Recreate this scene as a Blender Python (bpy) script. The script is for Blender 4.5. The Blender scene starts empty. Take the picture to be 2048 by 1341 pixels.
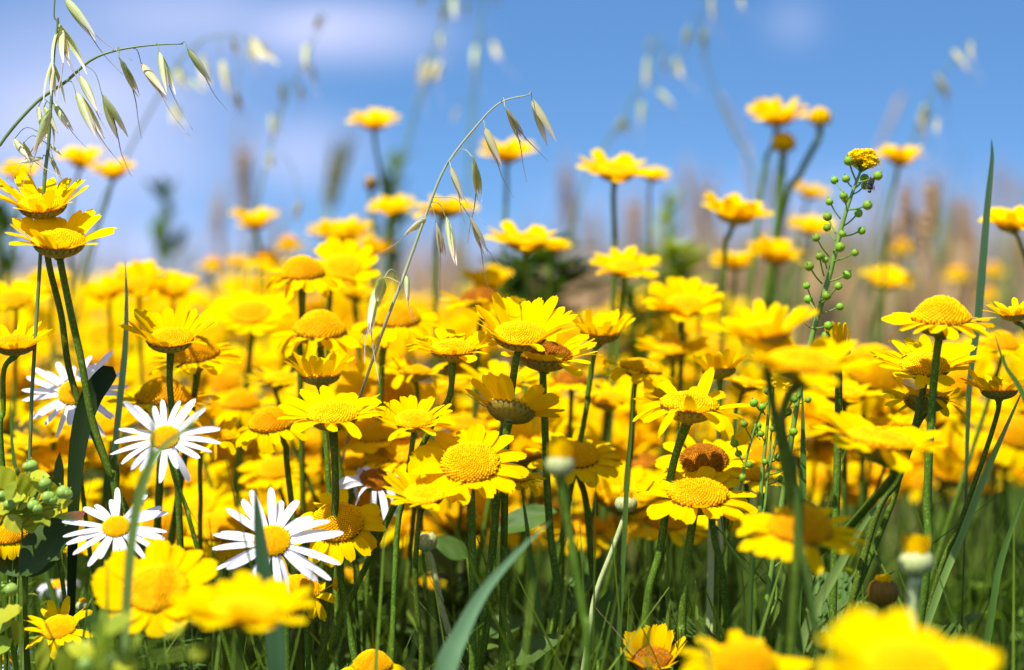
import bpy, math, random
from math import sin, cos, pi, radians, exp, sqrt
from mathutils import Vector, Matrix

# ------------------------------------------------------------------ camera, sky, sun, exposure
scene = bpy.context.scene
FPX = 4836.0            # focal length in photograph pixels (2048 wide)
D0 = 0.85               # distance of the sharp plane, metres
CAM_H = 0.32
HORIZON = 606.0         # picture row of the horizon
PITCH = math.atan((670.5 - HORIZON) / FPX)

cam_data = bpy.data.cameras.new("camera")
cam = bpy.data.objects.new("camera", cam_data)
scene.collection.objects.link(cam)
cam.location = (0, 0, CAM_H)
cam.rotation_euler = (pi / 2 - PITCH, 0, 0)
cam_data.sensor_width = 36.0
cam_data.lens = FPX / 2048 * 36.0
cam_data.clip_start = 0.02
cam_data.clip_end = 2000
cam_data.dof.use_dof = True
cam_data.dof.focus_distance = D0 * 1.0
cam_data.dof.aperture_fstop = 6.2
scene.camera = cam
CAM_ROT = Matrix.Rotation(-PITCH, 4, 'X')   # applied to directions with +Y forward

SUN_EL, SUN_AZ = radians(60), radians(213)  # azimuth clockwise from +Y (the view direction)
sun_dir = Vector((cos(SUN_EL) * sin(SUN_AZ), cos(SUN_EL) * cos(SUN_AZ), sin(SUN_EL)))
sl = bpy.data.lights.new("sun", 'SUN')
sl.energy = 5.0
sl.angle = radians(0.53)
sl.color = (1.0, 0.955, 0.87)
so = bpy.data.objects.new("sun", sl)
scene.collection.objects.link(so)
so.rotation_euler = sun_dir.to_track_quat('Z', 'Y').to_euler()

world = bpy.data.worlds.new("World")
scene.world = world
world.use_nodes = True
wt = world.node_tree
for n in list(wt.nodes):
    wt.nodes.remove(n)

def dir_of(px, py):
    v = Vector(((px - 1024) / FPX, 1.0, -(py - 670.5) / FPX))
    return (CAM_ROT @ v).normalized()

def wn(t, **kw):
    n = wt.nodes.new(t)
    for k, v in kw.items():
        setattr(n, k, v)
    return n
W = wt.links.new
tc = wn('ShaderNodeTexCoord')
# the low strip of sky in view is a clear deep blue: take it from higher up the Nishita dome
sep = wn('ShaderNodeSeparateXYZ'); W(tc.outputs['Generated'], sep.inputs[0])
mz = wn('ShaderNodeMath', operation='MULTIPLY_ADD'); W(sep.outputs['Z'], mz.inputs[0])
mz.inputs[1].default_value = 2.6; mz.inputs[2].default_value = 0.22
comb = wn('ShaderNodeCombineXYZ')
W(sep.outputs['X'], comb.inputs[0]); W(sep.outputs['Y'], comb.inputs[1]); W(mz.outputs[0], comb.inputs[2])
nrm = wn('ShaderNodeVectorMath', operation='NORMALIZE'); W(comb.outputs[0], nrm.inputs[0])
sky = wn('ShaderNodeTexSky', sky_type='NISHITA', sun_disc=False)
sky.sun_elevation = SUN_EL; sky.sun_rotation = SUN_AZ
sky.altitude = 100; sky.air_density = 1.0; sky.dust_density = 0.6; sky.ozone_density = 1.6
W(nrm.outputs[0], sky.inputs['Vector'])
hsv = wn('ShaderNodeHueSaturation'); hsv.inputs['Saturation'].default_value = 1.24
hsv.inputs['Value'].default_value = 1.18
W(sky.outputs[0], hsv.inputs['Color'])
# soft clouds: noise shaped by broad banks in the directions where the clouds stand
noi = wn('ShaderNodeTexNoise'); noi.inputs['Scale'].default_value = 9.0
noi.inputs['Detail'].default_value = 3.0; noi.inputs['Roughness'].default_value = 0.5
mp = wn('ShaderNodeMapping'); mp.inputs['Scale'].default_value = (1.0, 1.0, 2.4); mp.inputs['Location'].default_value = (3.1, 0.4, 1.7)
W(tc.outputs['Generated'], mp.inputs[0]); W(mp.outputs[0], noi.inputs['Vector'])
nr = wn('ShaderNodeMapRange', interpolation_type='SMOOTHSTEP')
nr.inputs[1].default_value = 0.30; nr.inputs[2].default_value = 0.70
nr.inputs[3].default_value = 0.62; nr.inputs[4].default_value = 1.1
W(noi.outputs['Fac'], nr.inputs[0])
acc = None
for (px, py, rx, ry, s) in [(660, 66, 360, 105, 1.0), (330, 60, 520, 180, 0.68), (120, 230, 560, 360, 1.0),
                            (600, 300, 230, 130, 0.75), (250, 520, 520, 150, 0.8), (900, 560, 600, 140, 0.7),
                            (1590, 45, 90, 70, 0.30), (1650, 480, 520, 190, 0.62), (1250, 420, 300, 130, 0.3),
                            (-900, 300, 900, 300, 0.8), (3200, 200, 700, 240, 0.6)]:
    d = dir_of(px, py)
    sb = wn('ShaderNodeVectorMath', operation='SUBTRACT'); W(tc.outputs['Generated'], sb.inputs[0]); sb.inputs[1].default_value = d
    ml = wn('ShaderNodeVectorMath', operation='MULTIPLY'); W(sb.outputs[0], ml.inputs[0])
    ml.inputs[1].default_value = (FPX / rx, FPX / rx, FPX / ry)
    ln = wn('ShaderNodeVectorMath', operation='LENGTH'); W(ml.outputs[0], ln.inputs[0])
    mr = wn('ShaderNodeMapRange', interpolation_type='SMOOTHSTEP')
    mr.inputs[1].default_value = 1.0; mr.inputs[2].default_value = 0.0
    mr.inputs[3].default_value = 0.0; mr.inputs[4].default_value = s
    W(ln.outputs['Value'], mr.inputs[0])
    if acc is None:
        acc = mr.outputs[0]
    else:
        mx = wn('ShaderNodeMath', operation='MAXIMUM'); W(acc, mx.inputs[0]); W(mr.outputs[0], mx.inputs[1]); acc = mx.outputs[0]
mm = wn('ShaderNodeMath', operation='MULTIPLY', use_clamp=True); W(acc, mm.inputs[0]); W(nr.outputs[0], mm.inputs[1])
mixc = wn('ShaderNodeMixRGB'); W(mm.outputs[0], mixc.inputs[0]); W(hsv.outputs[0], mixc.inputs[1])
mixc.inputs[2].default_value = (3.9, 4.25, 6.3, 1)
bg = wn('ShaderNodeBackground'); bg.inputs['Strength'].default_value = 0.11
W(mixc.outputs[0], bg.inputs['Color'])
wo = wn('ShaderNodeOutputWorld'); W(bg.outputs[0], wo.inputs['Surface'])

scene.view_settings.view_transform = 'Standard'
scene.view_settings.look = 'None'
scene.view_settings.exposure = 0.72
scene.view_settings.gamma = 1.0
scene.view_settings.use_curve_mapping = False
scene.render.engine = 'CYCLES'
cy = scene.cycles
cy.use_denoising = True
cy.max_bounces = 8; cy.diffuse_bounces = 4; cy.transmission_bounces = 4; cy.glossy_bounces = 2
cy.caustics_reflective = False; cy.caustics_refractive = False

# ------------------------------------------------------------------ helpers
RNG = random.Random(11)
COL = scene.collection

def PP(t, z):
    return P(t[0], t[1], t[2] if len(t) > 2 else z)

def P(x, y, z=1.0):
    """the place in the meadow seen at photograph pixel x, y, at z times the sharp distance"""
    d = D0 * z
    v = Vector(((x - 1024) / FPX, 1.0, -(y - 670.5) / FPX)) * d
    return (CAM_ROT @ v) + Vector((0, 0, CAM_H))

def mpp(z):
    return D0 * z / FPX

def to_px(p):
    v = CAM_ROT.inverted() @ (Vector(p) - Vector((0, 0, CAM_H)))
    return (1024 + FPX * v.x / v.y, 670.5 - FPX * v.z / v.y, v.y / D0)

class MB:
    def __init__(s):
        s.v = []; s.f = []; s.uv = []; s.m = []
    def vert(s, p):
        s.v.append(tuple(p)); return len(s.v) - 1
    def face(s, idx, uvs=None, m=0):
        s.f.append(tuple(idx)); s.uv.append(uvs or [(0.5, 0.5)] * len(idx)); s.m.append(m)
    def grid(s, rows, m=0, closed=False):
        """rows of points, uv.x across, uv.y along"""
        n = len(rows); k = len(rows[0])
        ids = [[s.vert(p) for p in r] for r in rows]
        cols = k if closed else k - 1
        for i in range(n - 1):
            for j in range(cols):
                j2 = (j + 1) % k
                a, b = i / (n - 1), (i + 1) / (n - 1)
                u0, u1 = j / cols, (j + 1) / cols
                s.face((ids[i][j], ids[i][j2], ids[i + 1][j2], ids[i + 1][j]), [(u0, a), (u1, a), (u1, b), (u0, b)], m)
        return ids
    def tube(s, pts, radii, sides=8, m=0, cap=True):
        pts = [Vector(p) for p in pts]
        n = len(pts)
        rows = []
        nor = None
        for i in range(n):
            t = (pts[min(i + 1, n - 1)] - pts[max(i - 1, 0)])
            if t.length < 1e-9: t = Vector((0, 0, 1))
            t.normalize()
            if nor is None:
                nor = t.orthogonal().normalized()
            else:
                nor = (nor - t * nor.dot(t))
                nor = nor.normalized() if nor.length > 1e-6 else t.orthogonal().normalized()
            bi = t.cross(nor)
            r = radii[i] if hasattr(radii, '__len__') else radii
            rows.append([pts[i] + (nor * cos(2 * pi * j / sides) + bi * sin(2 * pi * j / sides)) * r for j in range(sides)])
        ids = s.grid(rows, m, closed=True)
        if cap:
            s.face(list(reversed(ids[0])), None, m); s.face(ids[-1], None, m)
    def ball(s, c, r, seg=10, rings=7, m=0, squash=(1, 1, 1), fn=None):
        c = Vector(c); rows = []
        for i in range(rings + 1):
            th = pi * i / rings
            row = []
            for j in range(seg):
                ph = 2 * pi * j / seg
                d = Vector((sin(th) * cos(ph), sin(th) * sin(ph), cos(th)))
                k = fn(d) if fn else 1.0
                row.append(c + Vector((d.x * squash[0], d.y * squash[1], d.z * squash[2])) * r * k)
            rows.append(row)
        s.grid(rows, m, closed=True)
    def mesh(s, name, mats):
        me = bpy.data.meshes.new(name)
        me.from_pydata(s.v, [], s.f)
        ul = me.uv_layers.new(name="UVMap")
        flat = [c for f in s.uv for p in f for c in p]
        ul.data.foreach_set("uv", flat)
        for mt in mats: me.materials.append(mt)
        me.polygons.foreach_set("material_index", s.m)
        me.polygons.foreach_set("use_smooth", [True] * len(s.f))
        me.update()
        return me

def thing(name, label, cat, loc, group=None):
    o = bpy.data.objects.new(name, None)
    o.empty_display_size = 0.01
    o.location = loc
    o['label'] = label; o['category'] = cat
    if group: o['group'] = group
    COL.objects.link(o)
    return o

def part(name, me, root, M=None):
    """a part: M is its place in the world"""
    o = bpy.data.objects.new(name, me)
    COL.objects.link(o)
    o.parent = root
    off = Matrix.Translation(-root.location) if root.parent is None else Matrix.Identity(4)
    o.matrix_local = off @ (M if M is not None else Matrix.Identity(4))
    return o

def subpart(name, me, par, M=None):
    o = bpy.data.objects.new(name, me)
    COL.objects.link(o)
    o.parent = par
    o.matrix_local = M if M is not None else Matrix.Identity(4)
    return o

def spline(pts, per=6):
    """Catmull-Rom through the points"""
    pts = [Vector(p) for p in pts]
    if len(pts) < 3:
        return [pts[0].lerp(pts[-1], i / per) for i in range(per + 1)]
    q = [pts[0] * 2 - pts[1]] + pts + [pts[-1] * 2 - pts[-2]]
    out = []
    for i in range(1, len(q) - 2):
        a, b, c, d = q[i - 1], q[i], q[i + 1], q[i + 2]
        for k in range(per):
            t = k / per
            out.append(0.5 * ((2 * b) + (c - a) * t + (2 * a - 5 * b + 4 * c - d) * t * t + (3 * b - a - 3 * c + d) * t ** 3))
    out.append(pts[-1])
    return out

# ------------------------------------------------------------------ materials
def new_mat(name):
    m = bpy.data.materials.new(name); m.use_nodes = True
    nt = m.node_tree
    for n in list(nt.nodes): nt.nodes.remove(n)
    return m, nt

def leafy(name, c1, c2, trans=0.35, tcol=None, rough=0.5, spec=0.3, noise=220.0, streak=None, tip=None, hairs=None, island=True, objvar=0.12, bump=0.0):
    """thin plant tissue: diffuse and gloss mixed with light let through; colours vary by noise, piece and plant"""
    m, nt = new_mat(name)
    N = nt.nodes.new; L = nt.links.new
    tcn = N('ShaderNodeTexCoord'); uvn = N('ShaderNodeUVMap')
    tex = N('ShaderNodeTexNoise'); tex.inputs['Scale'].default_value = noise; tex.inputs['Detail'].default_value = 3
    L(tcn.outputs['Object'], tex.inputs['Vector'])
    mix = N('ShaderNodeMixRGB'); mix.inputs[1].default_value = (*c1, 1); mix.inputs[2].default_value = (*c2, 1)
    fac = tex.outputs['Fac']
    if island:
        geo = N('ShaderNodeNewGeometry')
        ad = N('ShaderNodeMath'); ad.operation = 'MULTIPLY_ADD'; L(geo.outputs['Random Per Island'], ad.inputs[0]); ad.inputs[1].default_value = 0.9
        sb = N('ShaderNodeMath'); sb.operation = 'SUBTRACT'; L(fac, sb.inputs[0]); sb.inputs[1].default_value = 0.45
        L(sb.outputs[0], ad.inputs[2]); ad.use_clamp = True
        fac = ad.outputs[0]
    else:
        rp = N('ShaderNodeMapRange'); rp.inputs[1].default_value = 0.35; rp.inputs[2].default_value = 0.65; L(fac, rp.inputs[0]); fac = rp.outputs[0]
    L(fac, mix.inputs[0])
    col = mix.outputs[0]
    bumpsrc = tex.outputs['Fac']
    if streak:   # lines running along the tissue (uv.x across)
        sx = N('ShaderNodeSeparateXYZ'); L(uvn.outputs[0], sx.inputs[0])
        cb = N('ShaderNodeCombineXYZ')
        for i, k in enumerate((streak[0], streak[1])):
            q = N('ShaderNodeMath'); q.operation = 'MULTIPLY'; q.inputs[1].default_value = k
            L(sx.outputs[i], q.inputs[0]); L(q.outputs[0], cb.inputs[i])
        if island:
            q2 = N('ShaderNodeMath'); q2.operation = 'MULTIPLY'; q2.inputs[1].default_value = 37.0
            L(geo.outputs['Random Per Island'], q2.inputs[0]); L(q2.outputs[0], cb.inputs[2])
        st = N('ShaderNodeTexNoise'); st.inputs['Scale'].default_value = 1.0; st.inputs['Detail'].default_value = 2
        L(cb.outputs[0], st.inputs['Vector'])
        rp = N('ShaderNodeMapRange'); rp.inputs[1].default_value = 0.35; rp.inputs[2].default_value = 0.65; L(st.outputs['Fac'], rp.inputs[0])
        mk = N('ShaderNodeMath'); mk.operation = 'MULTIPLY'; mk.inputs[1].default_value = streak[3]; L(rp.outputs[0], mk.inputs[0])
        mx = N('ShaderNodeMixRGB'); L(mk.outputs[0], mx.inputs[0]); L(col, mx.inputs[1]); mx.inputs[2].default_value = (*streak[2], 1)
        col = mx.outputs[0]; bumpsrc = st.outputs['Fac']
    if tip:      # colour change towards the free end (uv.y along): (colour, from, to)
        sx = N('ShaderNodeSeparateXYZ'); L(uvn.outputs[0], sx.inputs[0])
        rp = N('ShaderNodeMapRange'); rp.inputs[1].default_value = tip[1]; rp.inputs[2].default_value = tip[2]; L(sx.outputs[1], rp.inputs[0])
        mx = N('ShaderNodeMixRGB'); L(rp.outputs[0], mx.inputs[0]); L(col, mx.inputs[1]); mx.inputs[2].default_value = (*tip[0], 1)
        col = mx.outputs[0]
    if hairs:    # fine pale down on stems
        t2 = N('ShaderNodeTexNoise'); t2.inputs['Scale'].default_value = hairs[0]; t2.inputs['Detail'].default_value = 2; t2.inputs['Roughness'].default_value = 0.7
        L(tcn.outputs['Object'], t2.inputs['Vector'])
        rp = N('ShaderNodeMapRange'); rp.inputs[1].default_value = 0.52; rp.inputs[2].default_value = 0.68; L(t2.outputs['Fac'], rp.inputs[0])
        mk = N('ShaderNodeMath'); mk.operation = 'MULTIPLY'; mk.inputs[1].default_value = hairs[2]; L(rp.outputs[0], mk.inputs[0])
        mx = N('ShaderNodeMixRGB'); L(mk.outputs[0], mx.inputs[0]); L(col, mx.inputs[1]); mx.inputs[2].default_value = (*hairs[1], 1)
        col = mx.outputs[0]; bumpsrc = t2.outputs['Fac']
    if objvar:
        oi = N('ShaderNodeObjectInfo')
        rp = N('ShaderNodeMapRange'); rp.inputs[3].default_value = 1 - objvar; rp.inputs[4].default_value = 1 + objvar * 0.6; L(oi.outputs['Random'], rp.inputs[0])
        hs = N('ShaderNodeHueSaturation'); L(rp.outputs[0], hs.inputs['Value']); L(col, hs.inputs['Color'])
        rq = N('ShaderNodeMapRange'); rq.inputs[3].default_value = 0.5 - objvar * 0.06; rq.inputs[4].default_value = 0.5 + objvar * 0.05; L(oi.outputs['Random'], rq.inputs[0])
        L(rq.outputs[0], hs.inputs['Hue'])
        col = hs.outputs[0]
    pr = N('ShaderNodeBsdfPrincipled'); L(col, pr.inputs['Base Color'])
    pr.inputs['Roughness'].default_value = rough; pr.inputs['Specular IOR Level'].default_value = spec
    if bump:
        bp = N('ShaderNodeBump'); bp.inputs['Strength'].default_value = bump; bp.inputs['Distance'].default_value = 0.0004
        L(bumpsrc, bp.inputs['Height']); L(bp.outputs[0], pr.inputs['Normal'])
    out = N('ShaderNodeOutputMaterial')
    if trans:
        tr = N('ShaderNodeBsdfTranslucent')
        if tcol:
            mu = N('ShaderNodeMixRGB'); mu.blend_type = 'MULTIPLY'; mu.inputs[0].default_value = 1; L(col, mu.inputs[1]); mu.inputs[2].default_value = (*tcol, 1)
            L(mu.outputs[0], tr.inputs['Color'])
        else:
            L(col, tr.inputs['Color'])
        ms = N('ShaderNodeMixShader'); ms.inputs[0].default_value = trans
        L(pr.outputs[0], ms.inputs[1]); L(tr.outputs[0], ms.inputs[2]); L(ms.outputs[0], out.inputs[0])
    else:
        L(pr.outputs[0], out.inputs[0])
    return m

M_PETAL = leafy("yellow_petal", (0.95, 0.74, 0.0), (0.93, 0.67, 0.0), 0.44, (1.0, 0.82, 0.35), 0.5, 0.0, 2.5, streak=(11, 0.7, (0.88, 0.48, 0.0), 0.5), bump=0.25, objvar=0.06)
M_WHITE = leafy("white_petal", (0.84, 0.84, 0.86), (0.78, 0.78, 0.82), 0.30, None, 0.5, 0.2, 2.0, streak=(8, 0.7, (0.66, 0.66, 0.74), 0.4), bump=0.3, objvar=0.03)
M_DISC = leafy("disc_yellow_orange", (0.96, 0.62, 0.0), (0.92, 0.45, 0.0), 0.15, None, 0.6, 0.06, 3.0, objvar=0.08)
M_DISCY = leafy("disc_bright_yellow", (0.97, 0.66, 0.0), (0.93, 0.49, 0.0), 0.15, None, 0.6, 0.06, 3.0, objvar=0.05)
M_DISCW = leafy("disc_clear_yellow", (0.98, 0.76, 0.0), (0.96, 0.62, 0.0), 0.15, None, 0.6, 0.06, 3.0, objvar=0.05)
M_DISCO = leafy("disc_brown_orange", (0.55, 0.22, 0.006), (0.27, 0.08, 0.006), 0.1, None, 0.6, 0.08, 3.0, objvar=0.1)
M_DISCBASE = leafy("disc_ground", (0.72, 0.30, 0.002), (0.62, 0.25, 0.002), 0, None, 0.7, 0.05, 4, island=False)
M_CALYX = leafy("calyx_green", (0.20, 0.20, 0.03), (0.26, 0.19, 0.03), 0.05, None, 0.6, 0.2, 4, hairs=(18, (0.40, 0.38, 0.20), 0.3))
M_BRACT = leafy("calyx_bract", (0.34, 0.30, 0.045), (0.42, 0.30, 0.03), 0.1, None, 0.55, 0.25, 4, streak=(6, 1, (0.16, 0.17, 0.03), 0.5), tip=((0.16, 0.045, 0.012), 0.62, 0.9))
M_BUD = leafy("bud_pale_green", (0.36, 0.42, 0.15), (0.46, 0.50, 0.22), 0.05, None, 0.6, 0.15, 4, streak=(5, 1, (0.20, 0.27, 0.06), 0.5), tip=((0.60, 0.58, 0.30), 0.6, 0.98))
M_BUDBROWN = leafy("bud_withered", (0.12, 0.06, 0.01), (0.20, 0.10, 0.01), 0.1, None, 0.6, 0.2, 4, streak=(5, 1, (0.35, 0.18, 0.01), 0.5))
M_STEM = leafy("flower_stem", (0.050, 0.105, 0.006), (0.085, 0.15, 0.010), 0.0, None, 0.6, 0.12, 120, hairs=(1500, (0.30, 0.40, 0.07), 0.55), island=False, objvar=0.25, bump=0.5)
M_PALESTEM = leafy("pale_downy_stem", (0.36, 0.44, 0.16), (0.44, 0.50, 0.22), 0.0, None, 0.65, 0.1, 200, hairs=(1500, (0.60, 0.63, 0.40), 0.5), island=False)
M_BLADE = leafy("grass_blade", (0.045, 0.115, 0.018), (0.09, 0.18, 0.025), 0.30, (1.2, 1.15, 0.3), 0.5, 0.15, 60, streak=(14, 0.3, (0.13, 0.22, 0.05), 0.45), bump=0.2, objvar=0.2)
M_BLUEBLADE = leafy("blue_green_blade", (0.13, 0.27, 0.13), (0.16, 0.30, 0.14), 0.25, (1.0, 1.1, 0.6), 0.5, 0.25, 60, streak=(18, 0.3, (0.22, 0.36, 0.19), 0.4), bump=0.2, objvar=0.1)
M_PALEBLADE = leafy("pale_grooved_blade", (0.13, 0.22, 0.04), (0.18, 0.29, 0.06), 0.25, (1.1, 1.1, 0.4), 0.6, 0.1, 60, streak=(16, 0.3, (0.30, 0.40, 0.13), 0.5), bump=0.3, objvar=0.1)
M_DEEPBLADE = leafy("deep_green_blade", (0.022, 0.07, 0.022), (0.03, 0.085, 0.026), 0.12, (1.0, 1.1, 0.6), 0.45, 0.3, 60, streak=(18, 0.3, (0.07, 0.14, 0.06), 0.4), objvar=0.1)
M_DARKBLADE = leafy("dark_leaf", (0.010, 0.022, 0.004), (0.014, 0.030, 0.006), 0.05, None, 0.5, 0.1, 60, streak=(14, 0.3, (0.02, 0.04, 0.008), 0.4), objvar=0.1)
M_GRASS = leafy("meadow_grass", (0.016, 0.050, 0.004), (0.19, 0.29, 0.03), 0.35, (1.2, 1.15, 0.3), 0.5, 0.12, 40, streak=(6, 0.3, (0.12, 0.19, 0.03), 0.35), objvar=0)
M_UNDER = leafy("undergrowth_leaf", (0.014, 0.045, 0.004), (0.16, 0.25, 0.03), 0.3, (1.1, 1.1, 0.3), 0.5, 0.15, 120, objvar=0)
M_LEAF = leafy("weed_leaf", (0.040, 0.095, 0.015), (0.07, 0.14, 0.02), 0.3, (1.2, 1.2, 0.3), 0.5, 0.15, 90, streak=(7, 0.5, (0.12, 0.17, 0.04), 0.3), objvar=0.15, bump=0.4)
M_REDLEAF = leafy("dock_leaf", (0.025, 0.060, 0.008), (0.05, 0.09, 0.012), 0.15, (1.1, 1.0, 0.3), 0.55, 0.15, 110, tip=((0.24, 0.05, 0.03), 0.80, 1.0), objvar=0.1, bump=0.5)
M_LIME = leafy("spurge_bract", (0.36, 0.42, 0.015), (0.48, 0.46, 0.02), 0.35, (1.0, 1.0, 0.4), 0.45, 0.3, 120, objvar=0.1)
M_LIMEDARK = leafy("spurge_leaf", (0.20, 0.30, 0.015), (0.34, 0.40, 0.02), 0.35, (1.1, 1.1, 0.4), 0.45, 0.3, 120, objvar=0.15)
M_CAPS = leafy("spurge_capsule", (0.22, 0.36, 0.05), (0.28, 0.42, 0.07), 0.1, None, 0.4, 0.4, 200)
M_POD = leafy("mustard_pod", (0.14, 0.29, 0.015), (0.22, 0.38, 0.02), 0.08, None, 0.5, 0.25, 2.5, objvar=0.3)
M_MSTEM = leafy("mustard_stem", (0.11, 0.21, 0.025), (0.15, 0.26, 0.03), 0, None, 0.5, 0.3, 200, hairs=(1800, (0.3, 0.38, 0.12), 0.3), island=False)
M_MUST = leafy("mustard_blossom", (0.97, 0.78, 0.0), (0.95, 0.66, 0.0), 0.45, None, 0.5, 0.05, 300, objvar=0)
M_OAT = leafy("oat_glume_green", (0.42, 0.54, 0.10), (0.32, 0.46, 0.07), 0.40, (1.1, 1.05, 0.7), 0.45, 0.2, 5, streak=(7, 0.4, (0.84, 0.84, 0.62), 0.8), tip=((0.92, 0.88, 0.80), 0.45, 0.9))
M_OATSTRAW = leafy("oat_glume_straw", (0.72, 0.66, 0.38), (0.80, 0.74, 0.50), 0.40, None, 0.45, 0.2, 5, streak=(7, 0.4, (0.52, 0.54, 0.20), 0.5), tip=((0.90, 0.82, 0.72), 0.5, 0.95))
M_OATSTRAW2 = leafy("dry_straw", (0.42, 0.36, 0.18), (0.26, 0.20, 0.09), 0.25, None, 0.5, 0.25, 60, streak=(6, 0.3, (0.5, 0.45, 0.28), 0.4), objvar=0)
M_AWN = leafy("oat_awn", (0.22, 0.18, 0.16), (0.30, 0.25, 0.20), 0, None, 0.5, 0.3, 5, tip=((0.5, 0.42, 0.34), 0.3, 0.9))
M_OATSTEM = leafy("oat_stem", (0.10, 0.17, 0.05), (0.15, 0.22, 0.07), 0, None, 0.45, 0.35, 80, island=False, objvar=0.2)
M_OATPALE = leafy("oat_stem_ripening", (0.30, 0.36, 0.20), (0.36, 0.36, 0.22), 0, None, 0.45, 0.35, 80, island=False)
M_WHEAT = leafy("ripe_wheat", (0.66, 0.44, 0.22), (0.40, 0.25, 0.12), 0.25, None, 0.6, 0.2, 90, objvar=0.15)
M_WHEATGREEN = leafy("green_ear", (0.16, 0.19, 0.07), (0.22, 0.22, 0.08), 0.2, None, 0.6, 0.2, 90, objvar=0.2)
M_OLIVE = leafy("olive_stalk", (0.17, 0.20, 0.06), (0.26, 0.26, 0.09), 0.2, None, 0.6, 0.15, 90, objvar=0)
M_FEATHER = leafy("feathery_leaf", (0.06, 0.13, 0.02), (0.12, 0.20, 0.035), 0.3, (1.1, 1.1, 0.3), 0.55, 0.12, 200, objvar=0.25)
M_FLY = leafy("fly_body", (0.012, 0.010, 0.010), (0.03, 0.022, 0.018), 0, None, 0.3, 0.5, 2000, island=False)
M_WING = leafy("fly_wing", (0.10, 0.09, 0.08), (0.06, 0.05, 0.05), 0.5, None, 0.2, 0.5, 500, island=False)
M_SOIL = leafy("field_soil", (0.035, 0.028, 0.014), (0.06, 0.055, 0.02), 0, None, 0.9, 0.1, 14, island=False, objvar=0)

# ------------------------------------------------------------------ the setting
g = MB()
gx = [-60, -12, -4, -1.5, 0, 1.5, 4, 12, 60]; gy = [-3, 0.3, 0.8, 1.2, 1.8, 2.6, 4, 8, 20, 300]
g.grid([[(x, y, 0.004 * sin(x * 7 + y * 5)) for x in gx] for y in gy])
ground = bpy.data.objects.new("ground", g.mesh("ground", [M_SOIL])); COL.objects.link(ground)
ground['kind'] = 'structure'; ground['label'] = 'dark soil of the meadow under the flowers and grass'

# ------------------------------------------------------------------ flower heads (disc radius = 1, facing +Z)
def petal_ring(seed, n, length, width, cup, curl, jit=8, r0=0.86, gaps=(), notch=0.05, lenjit=0.1, cross=0.10, mat=None, pw=0.62):
    """ray petals in one mesh; returns the mesh and the ring's reach"""
    rg = random.Random(seed); mb = MB(); reach = []
    vs = [0, .12, .3, .5, .68, .82, .93, 1.0]
    for i in range(n):
        az = 2 * pi * (i + rg.uniform(-.28, .28)) / n
        if any(a <= (i / n) < b for a, b in gaps): continue
        L = length * rg.uniform(1 - lenjit, 1 + lenjit * 0.7); Wd = width * rg.uniform(.82, 1.12)
        e = radians(cup + rg.gauss(0, jit) + (4 if i % 2 else -4)); c = radians(curl + rg.gauss(0, jit))
        tw = radians(rg.gauss(0, jit * 1.3)); sway = rg.gauss(0, 0.05); cr = cross * rg.uniform(.3, 1.4)
        ca, sa = cos(az), sin(az)
        r, z, pv = r0, (-0.06 if i % 2 else -0.02) + rg.uniform(-.02, .02), 0
        rows = []
        nt = [rg.uniform(-.7, 1.2) * notch for _ in range(5)]
        for v in vs:
            a = e + c * v
            r += cos(a) * L * (v - pv); z += sin(a) * L * (v - pv); pv = v
            w = Wd * 0.5 * (0.36 + 0.64 * sin(pi * min(1, .08 + v * .78)) ** pw) * (1 if v < .83 else sqrt(max(0, 1 - ((v - .83) / .185) ** 2)) * .62 + .38)
            t = tw * v
            row = []
            for k in range(5):
                u = -1 + k * .5
                dz = -cr * (1 - u * u) * w * 1.4 + (0.03 * cos(u * 9) * w)
                along = (nt[k] - notch * (0.9 if k in (0, 4) else 0)) if v == 1.0 else 0
                xx = w * u * cos(t) - dz * sin(t) + sway * v * v * L; zz = w * u * sin(t) + dz * cos(t)
                rr = r - zz * sin(a) + cos(a) * along * L; zc = z + zz * cos(a) + sin(a) * along * L
                row.append((rr * ca - xx * sa, rr * sa + xx * ca, zc))
            rows.append(row)
        mb.grid(rows)
        reach.append(r)
    reach.sort()
    return mb.mesh("petals", [mat or M_PETAL]), reach[int(len(reach) * .85)]

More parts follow.
